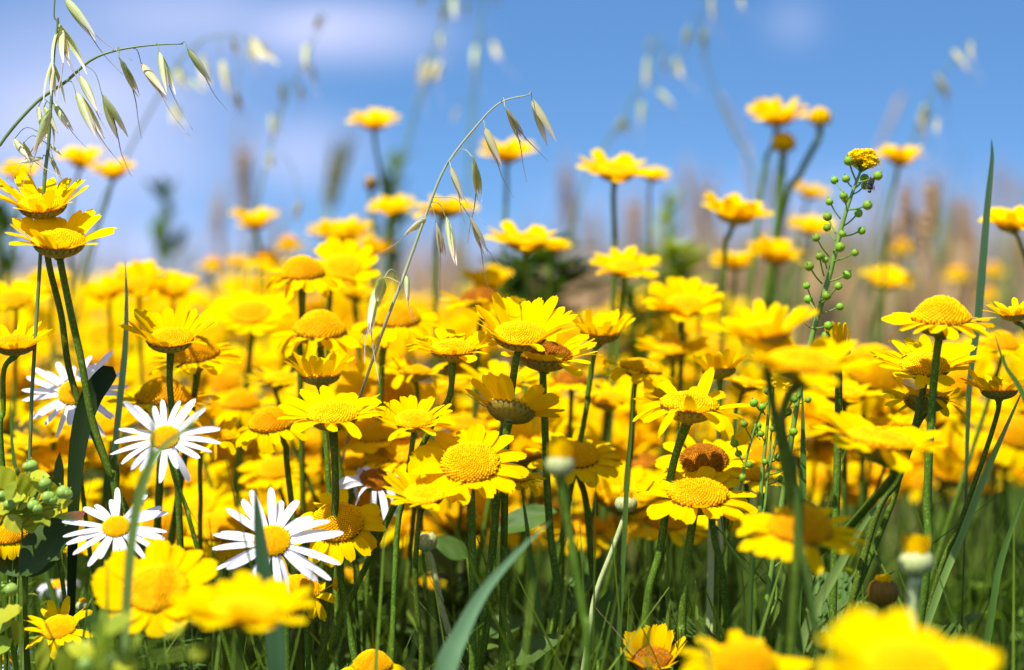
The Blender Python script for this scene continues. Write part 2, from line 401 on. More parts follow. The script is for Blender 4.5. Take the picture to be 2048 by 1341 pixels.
def disc_mesh(seed, dome, mats, n=520, ring_open=0.35):
    """cushion of tiny florets in a sunflower spiral"""
    rg = random.Random(seed); mb = MB()
    hz = lambda r: dome * (1 - r * r) ** 0.75 if r < 1 else 0
    rows = []
    for r in (1.0, .93, .8, .6, .35, .03):
        rows.append([(r * cos(2 * pi * j / 20), r * sin(2 * pi * j / 20), hz(r) - 0.02) for j in range(20)])
    mb.grid(rows, 1, closed=True); mb.face([len(mb.v) - 20 + j for j in range(20)], None, 1)
    for k in range(n):
        r = 0.985 * sqrt((k + .5) / n); a = k * 2.399963
        z = hz(r); h2 = hz(min(r + .02, .999)); slope = (h2 - z) / (min(r + .02, .999) - r) if r < .97 else -2.0
        slope = max(slope, -2.2)
        nv = Vector((-slope * cos(a), -slope * sin(a), 1)).normalized()
        nv = (nv + Vector((rg.uniform(-.15, .15), rg.uniform(-.15, .15), 0))).normalized()
        c = Vector((r * cos(a), r * sin(a), z))
        op = max(0, (r - (1 - ring_open)) / ring_open)
        s = 0.034 + 0.010 * op; h = 0.055 + 0.06 * op + rg.uniform(-.02, .03)
        t1 = nv.orthogonal().normalized(); t2 = nv.cross(t1)
        lo = [mb.vert(c + (t1 * cos(2 * pi * j / 6) + t2 * sin(2 * pi * j / 6)) * s * .8) for j in range(6)]
        hi = [mb.vert(c + nv * h + (t1 * cos(2 * pi * j / 6) + t2 * sin(2 * pi * j / 6)) * s * (1.15 if j % 2 else .8)) for j in range(6)]
        ce = mb.vert(c + nv * (h * (.72 if op > .2 else 1.05)))
        for j in range(6):
            j2 = (j + 1) % 6
            mb.face((lo[j], lo[j2], hi[j2], hi[j])); mb.face((hi[j], hi[j2], ce))
    return mb.mesh("disc", mats)

def calyx_mesh(seed, deep=0.5):
    rg = random.Random(seed); mb = MB()
    prof = [(1.0, 0.0), (.97, -.10), (.88, -.24), (.68, -.38), (.42, -.47), (.24, -.51), (.20, -.60)]
    prof = [(r, z * deep / .5) for r, z in prof]
    mb.grid([[(r * cos(2 * pi * j / 24), r * sin(2 * pi * j / 24), z) for j in range(24)] for r, z in reversed(prof)], 0, closed=True)
    def at(t):
        t *= len(prof) - 2; i = min(int(t), len(prof) - 3); f = t - i
        return (prof[i][0] * (1 - f) + prof[i + 1][0] * f, prof[i][1] * (1 - f) + prof[i + 1][1] * f)
    for row, (t0, t1, nn, off) in enumerate([(.95, .42, 16, .03), (.70, .20, 20, .045), (.45, -.02, 24, .06)]):
        for i in range(nn):
            az = 2 * pi * (i + .5 * row + rg.uniform(-.15, .15)) / nn
            wd = 2 * pi * .62 / nn * rg.uniform(.8, 1.0)
            rows = []
            for v in (0, .3, .6, .85, 1):
                t = t0 + (t1 - t0) * v
                r, z = at(max(t, 0)); 
                if t < 0: z += .06
                r += off * (.4 + v * .6)
                w = wd * (.75 + .5 * sin(pi * v) - .45 * v ** 3)
                if v == 1: w *= .3
                rows.append([((r + o) * cos(az + u * w), (r + o) * sin(az + u * w), z) for u, o in ((-.6, -.02), (0, .012), (.6, -.02))])
            mb.grid(rows, 1)
    return mb.mesh("calyx", [M_CALYX, M_BRACT])

PET = {}
def add_pet(key, seeds, **kw):
    PET[key] = [petal_ring(s, **kw) for s in seeds]
add_pet('cup', (1, 2, 3), n=22, length=1.5, width=.54, cup=44, curl=-20)
add_pet('tulip', (4, 5, 6), n=22, length=1.4, width=.54, cup=62, curl=-22, jit=10)
add_pet('open', (7, 8, 9, 17), n=23, length=1.42, width=.54, cup=28, curl=-22, jit=9)
add_pet('flat', (10, 11, 12, 18), n=22, length=1.25, width=.60, cup=8, curl=-22, jit=11)
add_pet('droop', (13, 14, 15), n=21, length=1.15, width=.58, cup=0, curl=-42, jit=14)
add_pet('reflex', (19, 20, 21), n=19, length=1.0, width=.58, cup=-10, curl=-58, jit=16)
add_pet('messy', (22, 23), n=19, length=1.3, width=.56, cup=18, curl=-35, jit=24)
add_pet('back', (24,), n=21, length=1.45, width=.66, cup=36, curl=-12, jit=8, gaps=((.62, .72),))
add_pet('big', (61, 62), n=18, length=1.3, width=.84, cup=26, curl=-24, jit=9)
add_pet('pad', (71, 72, 73), n=26, length=1.5, width=.78, cup=56, curl=-44, jit=10)
add_pet('white', (31, 32, 35), n=22, length=2.95, width=.50, cup=6, curl=-16, jit=13, notch=.03, lenjit=.16, cross=.18, mat=M_WHITE, pw=.9)
add_pet('whitegap', (33,), n=21, length=3.0, width=.54, cup=4, curl=-14, jit=10, notch=.02, gaps=((.06, .13), (.30, .38)), cross=.18, mat=M_WHITE, pw=.9)
add_pet('whitedroop', (34,), n=17, length=2.3, width=.46, cup=18, curl=-100, jit=24, notch=.02, cross=.2, mat=M_WHITE, pw=.9)
DISC = {
    'low': [disc_mesh(s, .30, [M_DISC, M_DISCBASE]) for s in (1, 2)],
    'lowy': [disc_mesh(s, .30, [M_DISCY, M_DISCBASE]) for s in (3, 4)],
    'mid': [disc_mesh(s, .44, [M_DISC, M_DISCBASE]) for s in (5, 6)],
    'midy': [disc_mesh(s, .44, [M_DISCY, M_DISCBASE]) for s in (7, 8)],
    'dome': [disc_mesh(s, .80, [M_DISC, M_DISCBASE], 560, .15) for s in (9, 10)],
    'brown': [disc_mesh(11, .52, [M_DISCO, M_DISCBASE]), disc_mesh(12, .60, [M_DISCO, M_DISCBASE])],
    'white': [disc_mesh(13, .34, [M_DISCW, M_DISCBASE], 300)],
}
CALYX = [calyx_mesh(1), calyx_mesh(2), calyx_mesh(3, .58)]

def head_matrix(pos, tilt, roll, spin, s):
    R = Matrix.Rotation(radians(roll), 4, 'Y') @ Matrix.Rotation(radians(tilt), 4, 'X') @ Matrix.Rotation(radians(spin), 4, 'Z')
    return Matrix.Translation(pos) @ R @ Matrix.Scale(s, 4)

def ground_path(p0, n, way, z, rg, spread=0.06):
    """stem points from the head down through the picture waypoints to the soil"""
    pts = [p0, p0 - n * 0.008]
    if way:
        pts = [p0] + ([p0 - n * 0.006] if len(way) < 2 else [])
        for i, wp in enumerate(way):
            q = PP(wp, z); q.y += 0.002 * i
            if q.z < pts[-1].z - .003: pts.append(q)
    last = pts[-1]
    d = (pts[-1] - pts[-2]).normalized()
    dx = max(-.5, min(.5, d.x / max(.25, -d.z))) if way and len(way) > 1 else rg.uniform(-.38, .38)
    base = Vector((last.x + dx * last.z * .55 + rg.uniform(-spread, spread) * .5, last.y + rg.uniform(-.2, 1) * spread, -0.004))
    mid = last.lerp(base, .45) + Vector((dx * last.z * .10 + rg.uniform(-.006, .006), 0, 0))
    return pts + [mid, base]

def stem_mesh(path, r, mat, top=1.0, sides=8, per=5):
    pts = spline(path, per); n = len(pts)
    rad = [r * (1 + (top - 1) * max(0, 1 - i / 4.0)) * (1 + .12 * i / n) for i in range(n)]
    mb = MB(); mb.tube(pts, rad, sides)
    return mb.mesh("stem", [mat])

def feather_leaf(seed):
    """deeply cut leaf of length 1 along +X"""
    rg = random.Random(seed); mb = MB()
    mid = [Vector((v, 0.03 * sin(v * 5 + seed), -.25 * v * v)) for v in [i / 12 for i in range(13)]]
    ribbon(mb, mid, [.05 * (1.1 - i / 13) for i in range(13)], Vector((0, 1, 0)))
    for i in range(2, 13):
        for sd in (-1, 1):
            L = .30 * sin(pi * (i / 13) ** .8) + .05; a = rg.uniform(.5, .8)
            d = Vector((cos(a), sd * sin(a), rg.uniform(-.1, .35)))
            q = [mid[i] + d * L * v + Vector((0, 0, -.12 * v * v * L)) for v in (0, .35, .7, 1)]
            ribbon(mb, q, [.03, .075, .06, .008], Vector((0, 0, 1)).cross(d))
            for k in (.45, .7):
                e = mid[i] + d * L * k; d2 = Vector((cos(a - .8), sd * sin(a - .8) * 1, .1)); 
                ribbon(mb, [e, e + d2 * L * .2, e + d2 * L * .38], [.03, .045, .006], Vector((0, 0, 1)).cross(d2))
    return mb.mesh("leaf", [M_FEATHER])
FEATHER = []
NF = [0]
def flower(x, y, w, z, tilt, roll, pet, disc, label, way=None, cat='flower', name='yellow_daisy', group='yellow daisies of the meadow', spin=None, stemmat=None, dx=0, sr=.14, lod=False):
    """one flower: x, y the middle of its disc in the photograph, w the width of the head there"""
    i = NF[0]; NF[0] += 1
    rg = random.Random(1000 + i)
    me, reach = PET[pet][i % len(PET[pet])]
    s = w * 0.56 * mpp(z) / reach
    pos = P(x, y, z)
    M = head_matrix(pos, tilt, roll, rg.uniform(0, 360) if spin is None else spin, s)
    nrm_ = (M.to_3x3() @ Vector((0, 0, 1))).normalized()
    p0 = pos - nrm_ * .54 * s
    path = ground_path(p0, nrm_, way, z, rg)
    if path[1].z > p0.z - .001 and not way: path[1] = p0 - nrm_ * .004 - Vector((0, 0, .004))
    if z < .8 or lod: sr = .11
    root = thing(name, label, cat, path[-1].copy(), group)
    stp = [p - root.location for p in path]
    o = bpy.data.objects.new('stem', stem_mesh(stp, s * sr, stemmat or M_STEM, 1.35, 8 if not lod else 6, 6 if not lod else 4))
    COL.objects.link(o); o.parent = root
    part('calyx', CALYX[i % 3], root, M)
    part('petals', me, root, M)
    part('disc', DISC[disc][i % len(DISC[disc])], root, M)
    if z < 1.3 and name == 'yellow_daisy':
        if not FEATHER: FEATHER.extend(feather_leaf(k) for k in range(4))
        sp = spline(path, 6)
        for k in range(rg.choice((1, 2, 3)) if not lod else 1):
            c = [p for p in sp if .04 < p.z < min(.20, pos.z - .075)]
            if not c: break
            at = rg.choice(c); az = rg.uniform(0, 2 * pi)
            part('leaf', rg.choice(FEATHER), root, basis(at, (cos(az), sin(az), rg.uniform(.3, 1.1)), (0, 0, 1)) @ Matrix.Scale(rg.uniform(.025, .05), 4))
    return root

def daisy(x, y, w, z, tilt, roll, label, way=None, pet='white', disc='white', spin=None):
    return flower(x, y, w * .93, z, tilt, roll, pet, disc, label, way, 'flower', 'white_daisy', 'white daisies at the lower left', spin, sr=.16)

# buds: a pale ribbed calyx with a tuft of folded yellow petals
def bud_meshes(seed, tuft, open_, mat, sq=1.0, tr=.62):
    rg = random.Random(seed); mb = MB()
    prof = [(.22, -1.02), (.62, -.85), (.92, -.5), (1.0, -.1), (.95, .25), (.80, .55), (.55, .78), (.2, .9)]
    mb.grid([[(r * cos(2 * pi * j / 20), r * sin(2 * pi * j / 20), z) for j in range(20)] for r, z in prof], 0, closed=True)
    for row, (za, zb, nn) in enumerate([(-.8, .15, 14), (-.45, .55, 14), (-.1, .85, 14)]):
        for i in range(nn):
            az = 2 * pi * (i + .5 * row) / nn; wd = .24
            rows = []
            for v in (0, .35, .7, 1):
                zz = za + (zb - za) * v
                r = sqrt(max(.05, 1 - (abs(zz + .05) / 1.02) ** 2.2)) * 1.0 + .03 + .03 * v
                w = wd * (.8 + .4 * sin(pi * v) - .6 * v ** 3)
                rows.append([((r + o_) * cos(az + u * w), (r + o_) * sin(az + u * w), zz) for u, o_ in ((-1, -.03), (0, .04), (1, -.03))])
            mb.grid(rows, 0)
    mb.v = [(x, y, z_ * sq) for x, y, z_ in mb.v]
    cal = mb.mesh("calyx", [mat])
    mb = MB()
    for i in range(26):
        az = i * 2.4; r0 = tr * sqrt((i + .5) / 26); L = tuft * rg.uniform(.75, 1.1); sp = open_ * r0
        rows = []
        for v in (0, .5, .85, 1):
            r = r0 + sp * v * L; zz = .6 * sq + L * v
            w = .19 * (1 if v < .9 else .6)
            rows.append([(r * cos(az) - u * w * sin(az), r * sin(az) + u * w * cos(az), zz + .04 * (1 - u * u)) for u in (-1, 0, 1)])
        mb.grid(rows)
    return cal, mb.mesh("petals", [M_PETAL])
BUDS = {'yellow': bud_meshes(1, 1.15, .12, M_BUD, .86, .80), 'tuft': bud_meshes(6, 1.9, .12, M_CALYX, .5, .95), 'pale': bud_meshes(2, .62, -.1, M_BUD, .85, .7), 'brown': bud_meshes(3, .55, -.2, M_BUDBROWN),
        'green': bud_meshes(4, .34, -.4, M_BUD)}
def yellow_ball():
    mb = MB(); rg = random.Random(5)
    for i in range(30):
        az = 2 * pi * i / 30 * 3; L = rg.uniform(.85, 1.1); e0 = (.1, .35, .6)[i % 3]
        rows = []
        for v in (0, .3, .6, .85, 1):
            th = -0.3 + 1.75 * v
            r = 1.12 * cos(th) * (1 - .1 * (i % 3)); zz = .35 + 1.0 * L * sin(th) * (1 - .05 * (i % 3))
            w = .24 * (.5 + .6 * sin(pi * v))
            rows.append([(r * cos(az) - u * w * sin(az), r * sin(az) + u * w * cos(az), zz) for u in (-1, 0, 1)])
        mb.grid(rows)
    mb.ball((0, 0, .3), .75, 12, 8)
    return mb.mesh("petals", [M_PETAL])
BALL = yellow_ball()

def bud(x, y, w, z, kind, label, way, tilt=5, roll=0, mat=None, sr=.30):
    i = NF[0]; NF[0] += 1; rg = random.Random(2000 + i)
    s = w * .5 * mpp(z)
    pos = P(x, y, z)
    M = head_matrix(pos, tilt, roll, rg.uniform(0, 360), s)
    nn = (M.to_3x3() @ Vector((0, 0, 1))).normalized()
    p0 = pos - nn * s * (.95 if kind != 'ball' else .5)
    path = ground_path(p0, nn, way, z, rg)
    root = thing('flower_bud', label, 'bud', path[-1].copy(), 'unopened flower buds')
    o = bpy.data.objects.new('stem', stem_mesh([p - root.location for p in path], s * sr, mat or M_STEM, 1.2)); COL.objects.link(o); o.parent = root
    if kind == 'ball':
        part('calyx', CALYX[0], root, M @ Matrix.Translation((0, 0, .1))); part('petals', BALL, root, M)
    else:
        part('calyx', BUDS[kind][0], root, M); part('petals', BUDS[kind][1], root, M)

# ------------------------------------------------------------------ wild oats
def oat_spikelet(seed, spread, mat):
    """length 1 along -Z from the hanging point: two glumes and papery florets between them"""
    rg = random.Random(seed); mb = MB()
    def shell(az, ang, L, W_, m, bend=.12, up=0.0, ex=1.0):
        rows = []
        for v in [i / 10 for i in range(11)]:
            w = W_ * (sin(pi * min(1, v ** .62 * .98 + .01)) ** .8) * .5 + .002
            off = sin(pi * v) * bend + v * math.tan(ang) * L
            row = []
            for k in range(7):
                u = -1 + k / 3
                x = w * sin(u * 1.25) ; y = off - w * (1 - cos(u * 1.25)) * .8
                row.append((x * cos(az) - y * sin(az), x * sin(az) + y * cos(az), -up - v * L * ex))
            rows.append(row)
        mb.grid(rows, m)
    shell(0, spread, 1.0, .165, 0, .055); shell(pi, spread * .8, .96, .155, 0, .055)
    shell(.5, spread * .35, .72, .13, 1, .03, .08); shell(pi + .6, spread * .3, .70, .12, 1, .03, .1)
    me = mb.mesh("spikelet", [mat, M_OATSTRAW])
    awns = []
    for a, k in ((.3, 1), (pi + .4, .8)):
        am = MB()
        p = [Vector((0, 0, -.5)), Vector((-sin(a) * .1 * k, cos(a) * .1 * k, -1.0)), Vector((-sin(a) * .2 * k + .04, cos(a) * .2 * k, -1.35)), Vector((-sin(a) * .30 * k + .14, cos(a) * .30 * k, -1.75 * (.9 + .15 * k)))]
        sp = spline(p, 5); am.tube(sp, [.012 - .009 * i / len(sp) for i in range(len(sp))], 5)
        awns.append(am.mesh("awn", [M_AWN]))
    return me, awns
SPK = {'tight': oat_spikelet(1, .02, M_OAT), 'open': oat_spikelet(2, .14, M_OAT), 'wide': oat_spikelet(3, .22, M_OAT),
       'straw': oat_spikelet(4, .05, M_OATSTRAW), 'strawopen': oat_spikelet(5, .16, M_OATSTRAW)}

def oat(label, z, stems, spikes, mat=None, r_px=3.2, group='wild oat stalks', fat=1.0):
    """stems: picture polylines, the first runs to the soil from its last point; spikes: (x0,y0,x1,y1,kind,attach x,y)"""
    rg = random.Random(len(label))
    m = mpp(z)
    main = [PP(t, z) for t in stems[0]]
    last, prev = main[-1], main[-2]
    d = (last - prev).normalized(); dx = max(-.35, min(.35, d.x / max(.3, -d.z))) 
    base = Vector((last.x + dx * last.z * .6, last.y + .01, -.004))
    path = main + [last.lerp(base, .5) + Vector((dx * last.z * .1, 0, 0)), base]
    root = thing('wild_oat', label, 'wild oat', base.copy(), group)
    L = root.location
    pts = spline([p - L for p in path], 6); n = len(pts)
    mb = MB(); mb.tube(pts, [m * r_px * (.45 + .8 * min(1, i / (n * .5))) for i in range(n)], 7)
    for s in stems[1:]:
        q = spline([P(x, y, z) - L for x, y in s], 6)
        mb.tube(q, [m * r_px * (.4 + .5 * i / len(q)) for i in range(len(q))], 6)
    o = bpy.data.objects.new('stem', mb.mesh("stem", [mat or M_OATSTEM])); COL.objects.link(o); o.parent = root
    br = MB()
    for s in spikes:
        x0, y0, x1, y1, kind = s[:5]
        a = P(x0, y0, z + rg.uniform(-.012, .012)); b = P(x1, y1, z + rg.uniform(-.012, .012))
        ax = (a - b); ln_ = ax.length; q = ax.normalized().to_track_quat('Z', 'Y').to_matrix().to_4x4()
        spin = (0 if 'open' in kind or kind == 'wide' else rg.choice((0, 1.57, .8)))
        face = Matrix.Rotation(pi / 2 + spin * .5 + rg.uniform(-.3, .3), 4, 'Z')
        M = Matrix.Translation(a) @ q @ face @ Matrix.Scale(ln_, 4) @ Matrix.Diagonal((1.15 * fat, 1.15 * fat, 1, 1))
        me, awns = SPK[kind]
        so_ = part('spikelet', me, root, M)
        if rg.random() < .85:
            for aw in awns[:rg.choice((1, 2))]: subpart('awn', aw, so_)
        if len(s) > 6:
            ax_, ay_ = s[5], s[6]
        else:   # nearest stem point
            best = min(pts, key=lambda p: (p + L - a).length); ax_, ay_ = None, None
        st = (P(ax_, ay_, z) if ax_ is not None else best + L)
        mid = st.lerp(a, .6) + Vector((0, 0, (st - a).length * .18 + .0008))
        pp = spline([st - L, mid - L, a - L + Vector((0, 0, -.0006))], 5)
        br.tube(pp, m * max(.9, r_px * .28), 5)
    o = bpy.data.objects.new('branchlets', br.mesh("branchlets", [mat or M_OATSTEM])); COL.objects.link(o); o.parent = root
    return root

# ------------------------------------------------------------------ ball mustard
def pod_mesh(seed):
    mb = MB(); rg = random.Random(seed)
    mb.ball((0, 0, 0), 1, 12, 8, 0, (1, 1, .96), lambda d: 1 + .05 * abs(math.cos(math.atan2(d.y, d.x) * 2)) + .03 * sin(d.z * 17 + d.x * 9))
    mb.tube([(0, 0, .9), (.05, 0, 1.25), (.1, 0, 1.6)], [.16, .10, .05], 6)
    return mb.mesh("pod", [M_POD])
PODS = [pod_mesh(1), pod_mesh(2)]

def mustard(label, z, stems, pods, clusters, r_px=6.0, pod_px=8.4):
    rg = random.Random(77 + len(label)); m = mpp(z)
    main = [PP(t, z) for t in stems[0]]
    last, prev = main[-1], main[-2]; d = (last - prev).normalized(); dx = max(-.3, min(.3, d.x / max(.3, -d.z)))
    base = Vector((last.x + dx * last.z * .7, last.y + .012, -.004))
    path = main + [last.lerp(base, .5) + Vector((dx * last.z * .08, 0, 0)), base]
    root = thing('ball_mustard', label, 'mustard plant', base.copy(), 'ball mustard plants'); L = root.location
    mb = MB(); pts = spline([p - L for p in path], 6); n = len(pts)
    mb.tube(pts, [m * r_px * (.5 + .6 * min(1, i / (n * .4))) for i in range(n)], 8)
    for s in stems[1:]:
        q = spline([P(x, y, z) - L for x, y in s], 5); mb.tube(q, [m * r_px * (.35 + .45 * i / len(q)) for i in range(len(q))], 7)
    o = bpy.data.objects.new('stem', mb.mesh("stem", [M_MSTEM])); COL.objects.link(o); o.parent = root
    for (px, py, ax, ay) in pods:
        dz = rg.uniform(-.014, .010)
        c = P(px, py, z + dz); a = P(ax, ay, z)
        dirv = (c - a).normalized()
        if rg.random() < .5: dirv = (dirv + Vector((0, 0, .8))).normalized()
        r = m * pod_px * rg.uniform(.82, 1.15)
        M = Matrix.Translation(c) @ dirv.to_track_quat('Z', 'Y').to_matrix().to_4x4() @ Matrix.Scale(r, 4)
        po = part('pod', PODS[rg.randrange(2)], root, M)
        sm = MB(); Mi = M.inverted(); q = spline([Mi @ a, Mi @ (a.lerp(c, .5) + Vector((0, 0, -.0004))), Mi @ (c - (c - a).normalized() * r * .8)], 4)
        sm.tube(q, [.20] * len(q), 5); subpart('stalk', sm.mesh("stalk", [M_MSTEM]), po)
    for (cx, cy, rw, rh, ax, ay, nfl) in clusters:
        fm = MB(); c = P(cx, cy, z); sw = rw * m; sh = rh * m
        for k in range(nfl):
            th = rg.uniform(0, 2 * pi); u = sqrt(rg.random()); zz = rg.uniform(-.7, 1)
            p = c + Vector((cos(th) * u * sw, sin(th) * u * sw * .9, zz * sh * sqrt(max(0, 1 - .7 * u * u))))
            up = ((p - c) + Vector((0, 0, sh * 1.1))).normalized()
            t1 = up.orthogonal().normalized(); t2 = up.cross(t1); sz = m * 6.6 * rg.uniform(.8, 1.15)
            a0 = rg.uniform(0, 1.5)
            for j in range(4):
                a = a0 + j * pi / 2; dv = t1 * cos(a) + t2 * sin(a); sv = t1 * -sin(a) + t2 * cos(a)
                rows = [[p + dv * sz * v + sv * sz * wv * uu + up * sz * (.5 * v - .1) for uu in (-1, 0, 1)] for v, wv in ((.05, .12), (.5, .36), (.9, .40), (1.05, .2))]
                fm.grid([[q - L for q in r_] for r_ in rows])
            fm.tube([p - L - up * sz * .8, p - L], sz * .28, 5)
            if k % 3 == 0: fm.tube([P(ax, ay, z) - L, p - L - up * sz * .6], m * 1.2, 4, 1)
        o = bpy.data.objects.new('flower_cluster', fm.mesh("flower_cluster", [M_MUST, M_MSTEM])); COL.objects.link(o); o.parent = root
    return root

# ------------------------------------------------------------------ blades and leaves
def ribbon(mb, pts, widths, side, fold=.18, m=0, twist=None):
    n = len(pts); rows = []
    for i in range(n):
        t = (pts[min(i + 1, n - 1)] - pts[max(i - 1, 0)]).normalized()
        s_ = side - t * side.dot(t)
        s_ = s_.normalized() if s_.length > 1e-5 else t.orthogonal().normalized()
        if twist: s_ = Matrix.Rotation(twist * i / n, 3, t) @ s_
        nn = s_.cross(t)
        w = widths[i] * .5
        rows.append([pts[i] - s_ * w - nn * 0, pts[i] - s_ * w * .5 + nn * w * fold * .6, pts[i] + nn * w * fold, pts[i] + s_ * w * .5 + nn * w * fold * .6, pts[i] + s_ * w])
    mb.grid(rows, m)

def blade(label, z, way, w_px, mat=None, side=(1, 0, 0), name='grass_blade', cat='grass blade', group='single grass blades among the flowers', twist=None, prof='grass', toground=True, zend=0):
    """way runs from the tip down"""
    pts = [P(x, y, z + zend * i / max(1, len(way) - 1)) for i, (x, y) in enumerate(way)]
    if toground:
        last, prev = pts[-1], pts[-2]; d = (last - prev).normalized(); dx = max(-.4, min(.4, d.x / max(.3, -d.z)))
        b_ = Vector((last.x + dx * last.z * .6, last.y + .008, -.004)); pts += [last.lerp(b_, .3) + Vector((dx * last.z * .06, 0, 0)), b_]
    sp = spline(pts, 7); n = len(sp); W_ = w_px * mpp(z)
    root_p = sp[-1]
    wd = []
    for i in range(n):
        v = i / (n - 1)
        wd.append(W_ * ((min(1, v * 2.6) ** .75 * .97 + .03) * (1 - .25 * max(0, v - .6)) if prof == 'grass' else (.02 + .98 * min(1, v * 1.5) ** 1.15) if prof == 'taper' else max(.04, sin(pi * min(1, v ** .36)) ** .8)))
    mb = MB(); ribbon(mb, [p - root_p for p in sp], wd, Vector(side), twist=twist)
    o = bpy.data.objects.new(name, mb.mesh(name, [mat or M_BLADE])); COL.objects.link(o)
    o.location = root_p
    o['label'] = label; o['category'] = cat
    if group: o['group'] = group
    return o

def leaf_mesh(name, L, W_, mats, seed=0, bend=.25, wav=.06, fold=.12, teeth=0.0):
    """leaf of length L along +X, width W_, facing +Z"""
    rg = random.Random(seed); mb = MB(); rows = []
    for i in range(15):
        v = i / 14
        w = W_ * .5 * max(.02, sin(pi * min(1, v ** .85 * .99 + .008)) ** .8) * (1 + teeth * (1 if i % 2 else -1))
        zz = -bend * L * v * v
        row = []
        for k in range(7):
            u = -1 + k / 3
            row.append((v * L, u * w, zz + fold * abs(u) * w + wav * w * sin(v * 11 + u * 4 + seed)))
        rows.append(row)
    mb.grid(rows)
    return mb.mesh(name, mats)

def basis(pos, xdir, up):
    x = Vector(xdir).normalized(); u = Vector(up); y = u.cross(x).normalized(); zz = x.cross(y)
    M = Matrix((x, y, zz)).transposed().to_4x4(); M.translation = pos
    return M

